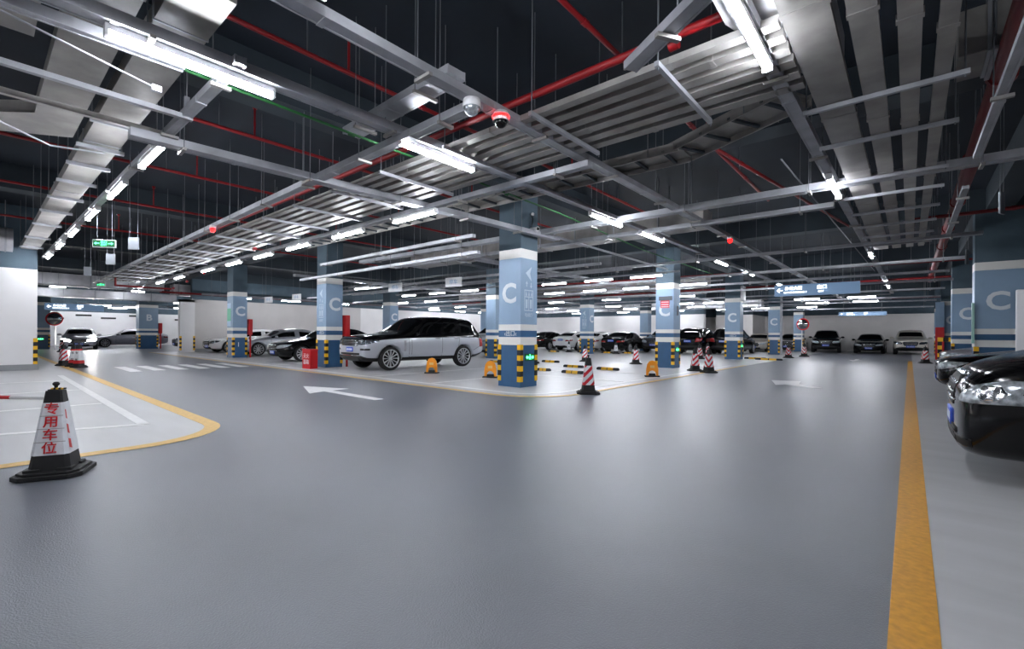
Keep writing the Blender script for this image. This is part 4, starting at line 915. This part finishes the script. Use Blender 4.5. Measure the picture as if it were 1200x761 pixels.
SPECS = {
 'sedan': dict(st=SEDAN, W=1.85, L=4.88, r=.335, axles=(.88, 3.78), mirror=(1.72, .93), spokes=10, handles=((2.62, .82), (3.5, .84)),
   seams=[[(1.5, .35), (1.5, .86)], [(2.88, .33), (2.9, .88)], [(3.7, .6), (3.78, .9)], [(1.5, .33), (3.4, .33)]],
   patches=mk_patches(4.88, 1.85, [(-.33, .60), (-.28, .54), (.0, .56), (.2, .62), (.32, .71), (.1, .72), (-.2, .68)], [(-.3, .84), (.2, .82), (.28, .70), (-.05, .72), (-.3, .76)], [(-.36, .42), (.36, .42), (.42, .58), (.36, .68), (-.36, .68), (-.42, .58)],
     bars('grille_bar', .34, (.47, .54, .61), .008, m_chrome)+bars('lower_intake', .5, (.31,), .05, m_grille, .005)+pl_f(.38)+pl_r(4.88, .82)+bars('grille_surround', .38, (.69,), .012, m_chrome))),
 'suv': dict(st=SUVS, W=1.9, L=4.72, r=.36, axles=(.86, 3.66), mirror=(1.6, 1.1), spokes=10, handles=((2.5, 1.0), (3.4, 1.01)),
   seams=[[(1.4, .4), (1.4, 1.04)], [(2.79, .38), (2.8, 1.06)], [(3.6, .7), (3.62, 1.06)], [(1.4, .38), (3.2, .38)]],
   patches=mk_patches(4.72, 1.9, [(-.3, .78), (-.26, .70), (.05, .73), (.3, .83), (.34, .9), (.1, .9), (-.2, .87)], [(-.3, 1.05), (.15, 1.05), (.22, .8), (-.1, .82)], [(-.32, .6), (.32, .6), (.4, .75), (.38, .88), (-.38, .88), (-.4, .75)],
     bars('grille_bar', .35, (.68, .75, .82), .01, m_chrome)+bars('lower_intake', .55, (.40,), .06, m_grille, .005)+pl_f(.55)+pl_r(4.72, .85))),
 'luxury_suv': dict(st=RR, W=2.0, L=5.06, r=.39, axles=(.93, 3.98), mirror=(1.85, 1.16), spokes=12, handles=((2.78, 1.04), (3.62, 1.05)),
   seams=[[(1.62, .42), (1.62, 1.08)], [(2.98, .42), (3.0, 1.1)], [(3.72, .75), (3.8, 1.1)], [(1.62, .42), (3.45, .42)], [(1.72, .5), (1.72, 1.0)], [(4.45, .6), (4.9, .8)]],
   patches=mk_patches(5.06, 2.0, [(-.36, .95), (-.34, .84), (-.05, .83), (.2, .87), (.42, .95), (.36, 1.0), (.1, 1.0), (-.3, 1.0)], [(-.3, 1.05), (.1, 1.05), (.14, .72), (-.3, .72)], [(-.52, .80), (.52, .80), (.55, .9), (.52, 1.0), (-.52, 1.0), (-.55, .9)],
     bars('grille_mesh', .5, (.83, .87, .91, .95, .985), .009, m_chrome)+bars('lower_intake', .62, (.545,), .03, m_grille, .008)+bars('chrome_strip', .66, (.49,), .012, m_chrome, .012)
     + pl_f(.68)+pl_r(5.06, .85)
     + [('bumper_vent', [(-.12, .66), (.2, .66), (.2, .72), (-.12, .72)], 38, (-.35, .56, 0), m_grille, .008, True), ('side_vent', [(1.42-.0, .62), (1.5, .62), (1.5, .98), (1.42, .98)], 90, (0, 0, 0), m_galv, .006, True)]
     + bars('skid_plate', .6, (.38,), .06, m_trim, .01))),
 'van': dict(st=VAN, W=1.9, L=4.98, r=.34, axles=(.98, 4.1), mirror=(1.75, 1.12), spokes=10, handles=((2.6, 1.0),),
   seams=[[(1.5, .35), (1.5, 1.04)], [(2.95, .35), (2.97, 1.05)]],
   patches=[('headlamp', [(-.17, .665), (.1, .665), (.52, .69), (.6, .78), (.5, .86), (.18, .86), (.02, .81), (-.1, .73)], 42, (-.4, .5, 0), m_lens, .008, True), ('reflector', [(.08, .69), (.16, .69), (.2, .75), (.16, .81), (.08, .81), (.04, .75)], 42, (-.4, .5, 0), m_chrome, .014, True), ('reflector', [(.3, .7), (.38, .7), (.42, .76), (.38, .82), (.3, .82), (.26, .76)], 42, (-.4, .5, 0), m_lensd, .014, True), ('indicator_lens', [(.45, .73), (.49, .73), (.49, .78), (.45, .78)], 42, (-.4, .5, 0), m_amber, .015, True),
     ('grille', [(-.33, .60), (.33, .60), (.40, .72), (.40, .86), (-.40, .86), (-.40, .72)], 0, (0, 0, 0), m_grille, .006, False),
     ('tail_lamp', [(-.2, 1.05), (.1, 1.05), (.12, .7), (-.2, .7)], 150, (-4.6, .5, 0), m_tail, .006, True)]
     + bars('grille_slat', .36, (.65, .72, .79), .014, m_chrome, .016)+bars('grille_surround', .42, (.875,), .012, m_chrome, .014)+bars('lower_intake', .55, (.33, .4), .022, m_grille, .008)+pl_f(.47)
     + [('fog_lamp', [(-.3, .3), (.0, .3), (.02, .37), (-.3, .37)], 42, (-.4, .5, 0), m_grille, .006, True)]),
}
def build_car(key, x, y, ang, paint, label, upper=None, lights=False, lens=None, plate=True, rot_about='front'):
    if key not in CARM:
        CARM[key] = car_meshes(key)
        sp = SPECS[key]; CARM[key]['wheel'] = wheel_parts(sp['r'], sp['spokes'])
    cm = CARM[key]; sp = SPECS[key]
    t = empty('car', (x, y, .004), ang, label, 'car', 'parked cars')
    def link(name, me, par):
        o = bpy.data.objects.new(name, me); COL.objects.link(o); o.parent = par; return o
    pm = PAINT[paint]; um = PAINT[upper] if upper else pm
    b = link('body', cm['body'], t)
    for i, m in enumerate((pm, m_glass, um, m_seam, pm if key != 'suv' else m_trim)):
        b.material_slots[i].link = 'OBJECT'; b.material_slots[i].material = m
    if key in ('luxury_suv',): b.material_slots[4].material = m_trim
    for nm, me in cm['parts']:
        o = link(nm, me, t)
        if nm == 'headlamp':
            o.material_slots[0].link = 'OBJECT'; o.material_slots[0].material = m_headon if lights else (lens or m_lens)
            if lights: o['label'] = 'brightly lit headlamp'
        if nm == 'wing_mirror':
            o.material_slots[0].link = 'OBJECT'; o.material_slots[0].material = um
        if nm == 'license_plate':
            pl = MB(); c = sum((v.co for v in me.vertices), Vector())/len(me.vertices); s = 1 if c.x > -sp['L']/2 else -1
            xf = max(v.co.x*s for v in me.vertices)
            for i in range(7):
                yy = -.17+.052*i+(.012 if i > 1 else 0); pl.box((s*xf+(.001 if s > 0 else -.003), yy, c.z-.035), (s*xf+(.003 if s > 0 else -.001), yy+.03, c.z+.035))
            q = pl.build('plate_characters', m_pchar, o)
    ty, rb, ra = cm['wheel']
    for ax in sp['axles']:
        for sg in (1, -1):
            wh = link('wheel', ty, t); wh.location = (-ax, sg*(sp['W']/2-.135), sp['r']); wh.rotation_euler.z = 0 if sg > 0 else PI
            link('rim_barrel', rb, wh); link('alloy_rim', ra, wh)
    return t
# x, y = middle of the front bumper; angle = heading of the car
NY, PY, NX = -PI/2, PI/2, PI
build_car('luxury_suv', -13.75, 7.95, math.radians(-93.5), 'silver', 'large silver and black luxury off-roader parked beside the C pillar', upper='black', lens=m_lensd)
build_car('sedan', -20.2, 8.15, math.radians(-91), 'black', 'black sedan with bright grille parked between the two left C pillars')
build_car('sedan', -26.5, 8.8, math.radians(-91), 'silver', 'silver-grey sedan half hidden behind the pillar with the red cabinet')
build_car('sedan', -31.2, 8.9, math.radians(-86), 'white', 'white car with its nose out beside the side wall', lens=m_lensd)
build_car('van', .3, 6.1, NX, 'black', 'black people carrier with large clear headlamps at the right edge')
build_car('sedan', .42, 13.4, NX, 'black', 'second black car on the right, behind the people carrier')
build_car('sedan', .75, 20.6, NX, 'lilac', 'pale silver car on the right, behind both black cars')
build_car('sedan', -41.0, 4.5, math.radians(-8), 'lilac', 'pale car driving towards us with both headlamps lit, far left', lights=True)
build_car('sedan', -47.3, 5.7, math.radians(-90), 'lilac', 'pale sedan seen side-on before the distant white wall')
build_car('sedan', -38.4, 9.0, math.radians(-92), 'black', 'black car right of the distant pillar marked B')
R_ = 28.4
def rear(key, x, yrear, paint, label, **k): return build_car(key, x, yrear+SPECS[key]['L'], PY, paint, label, **k)
rear('sedan', -22.3, 28.4, 'black', 'black car showing its tail right beside the nearest C pillar')
rear('sedan', -20.0, 28.9, 'white', 'left of the two white sedans, tail towards us')
rear('sedan', -17.75, 28.9, 'white', 'right of the two white sedans, partly behind a pillar')
rear('sedan', -15.5, 28.4, 'black', 'black sedan with blue plate, tail towards us, right of the white sedans')
build_car('suv', -13.35, 30.3, NY, 'grey', 'dark grey off-roader facing us just left of the red-notice pillar')
rear('suv', -10.8, 29.8, 'black', 'black hatchback right of the red-notice pillar')
rear('suv', -9.1, 31.3, 'black', 'black off-roader behind the third aisle pillar')
build_car('sedan', -9.0, 38.4, NY, 'champagne', 'pale car facing us between the third and fourth aisle pillars')
build_car('sedan', -7.6, 43.0, NY, 'grey', 'dim grey car in the far shade between the last two aisle pillars')
build_car('suv', -4.75, 41.4, math.radians(-85), 'black', 'black off-roader facing us at the far end, leftmost of three')
build_car('sedan', -2.25, 42.0, NY, 'black', 'black saloon facing us at the far end, middle of three')
build_car('suv', .05, 41.4, NY, 'beige', 'pale beige off-roader facing us at the far end, rightmost of three', lens=m_lensd)
build_car('sedan', -27.5, 20.5, NY, 'black', 'black car showing only its roof behind the off-roader bonnet')
build_car('suv', -17.3, 16.6, NY, 'silver', 'silver car glimpsed between the off-roader and the nearest C pillar')
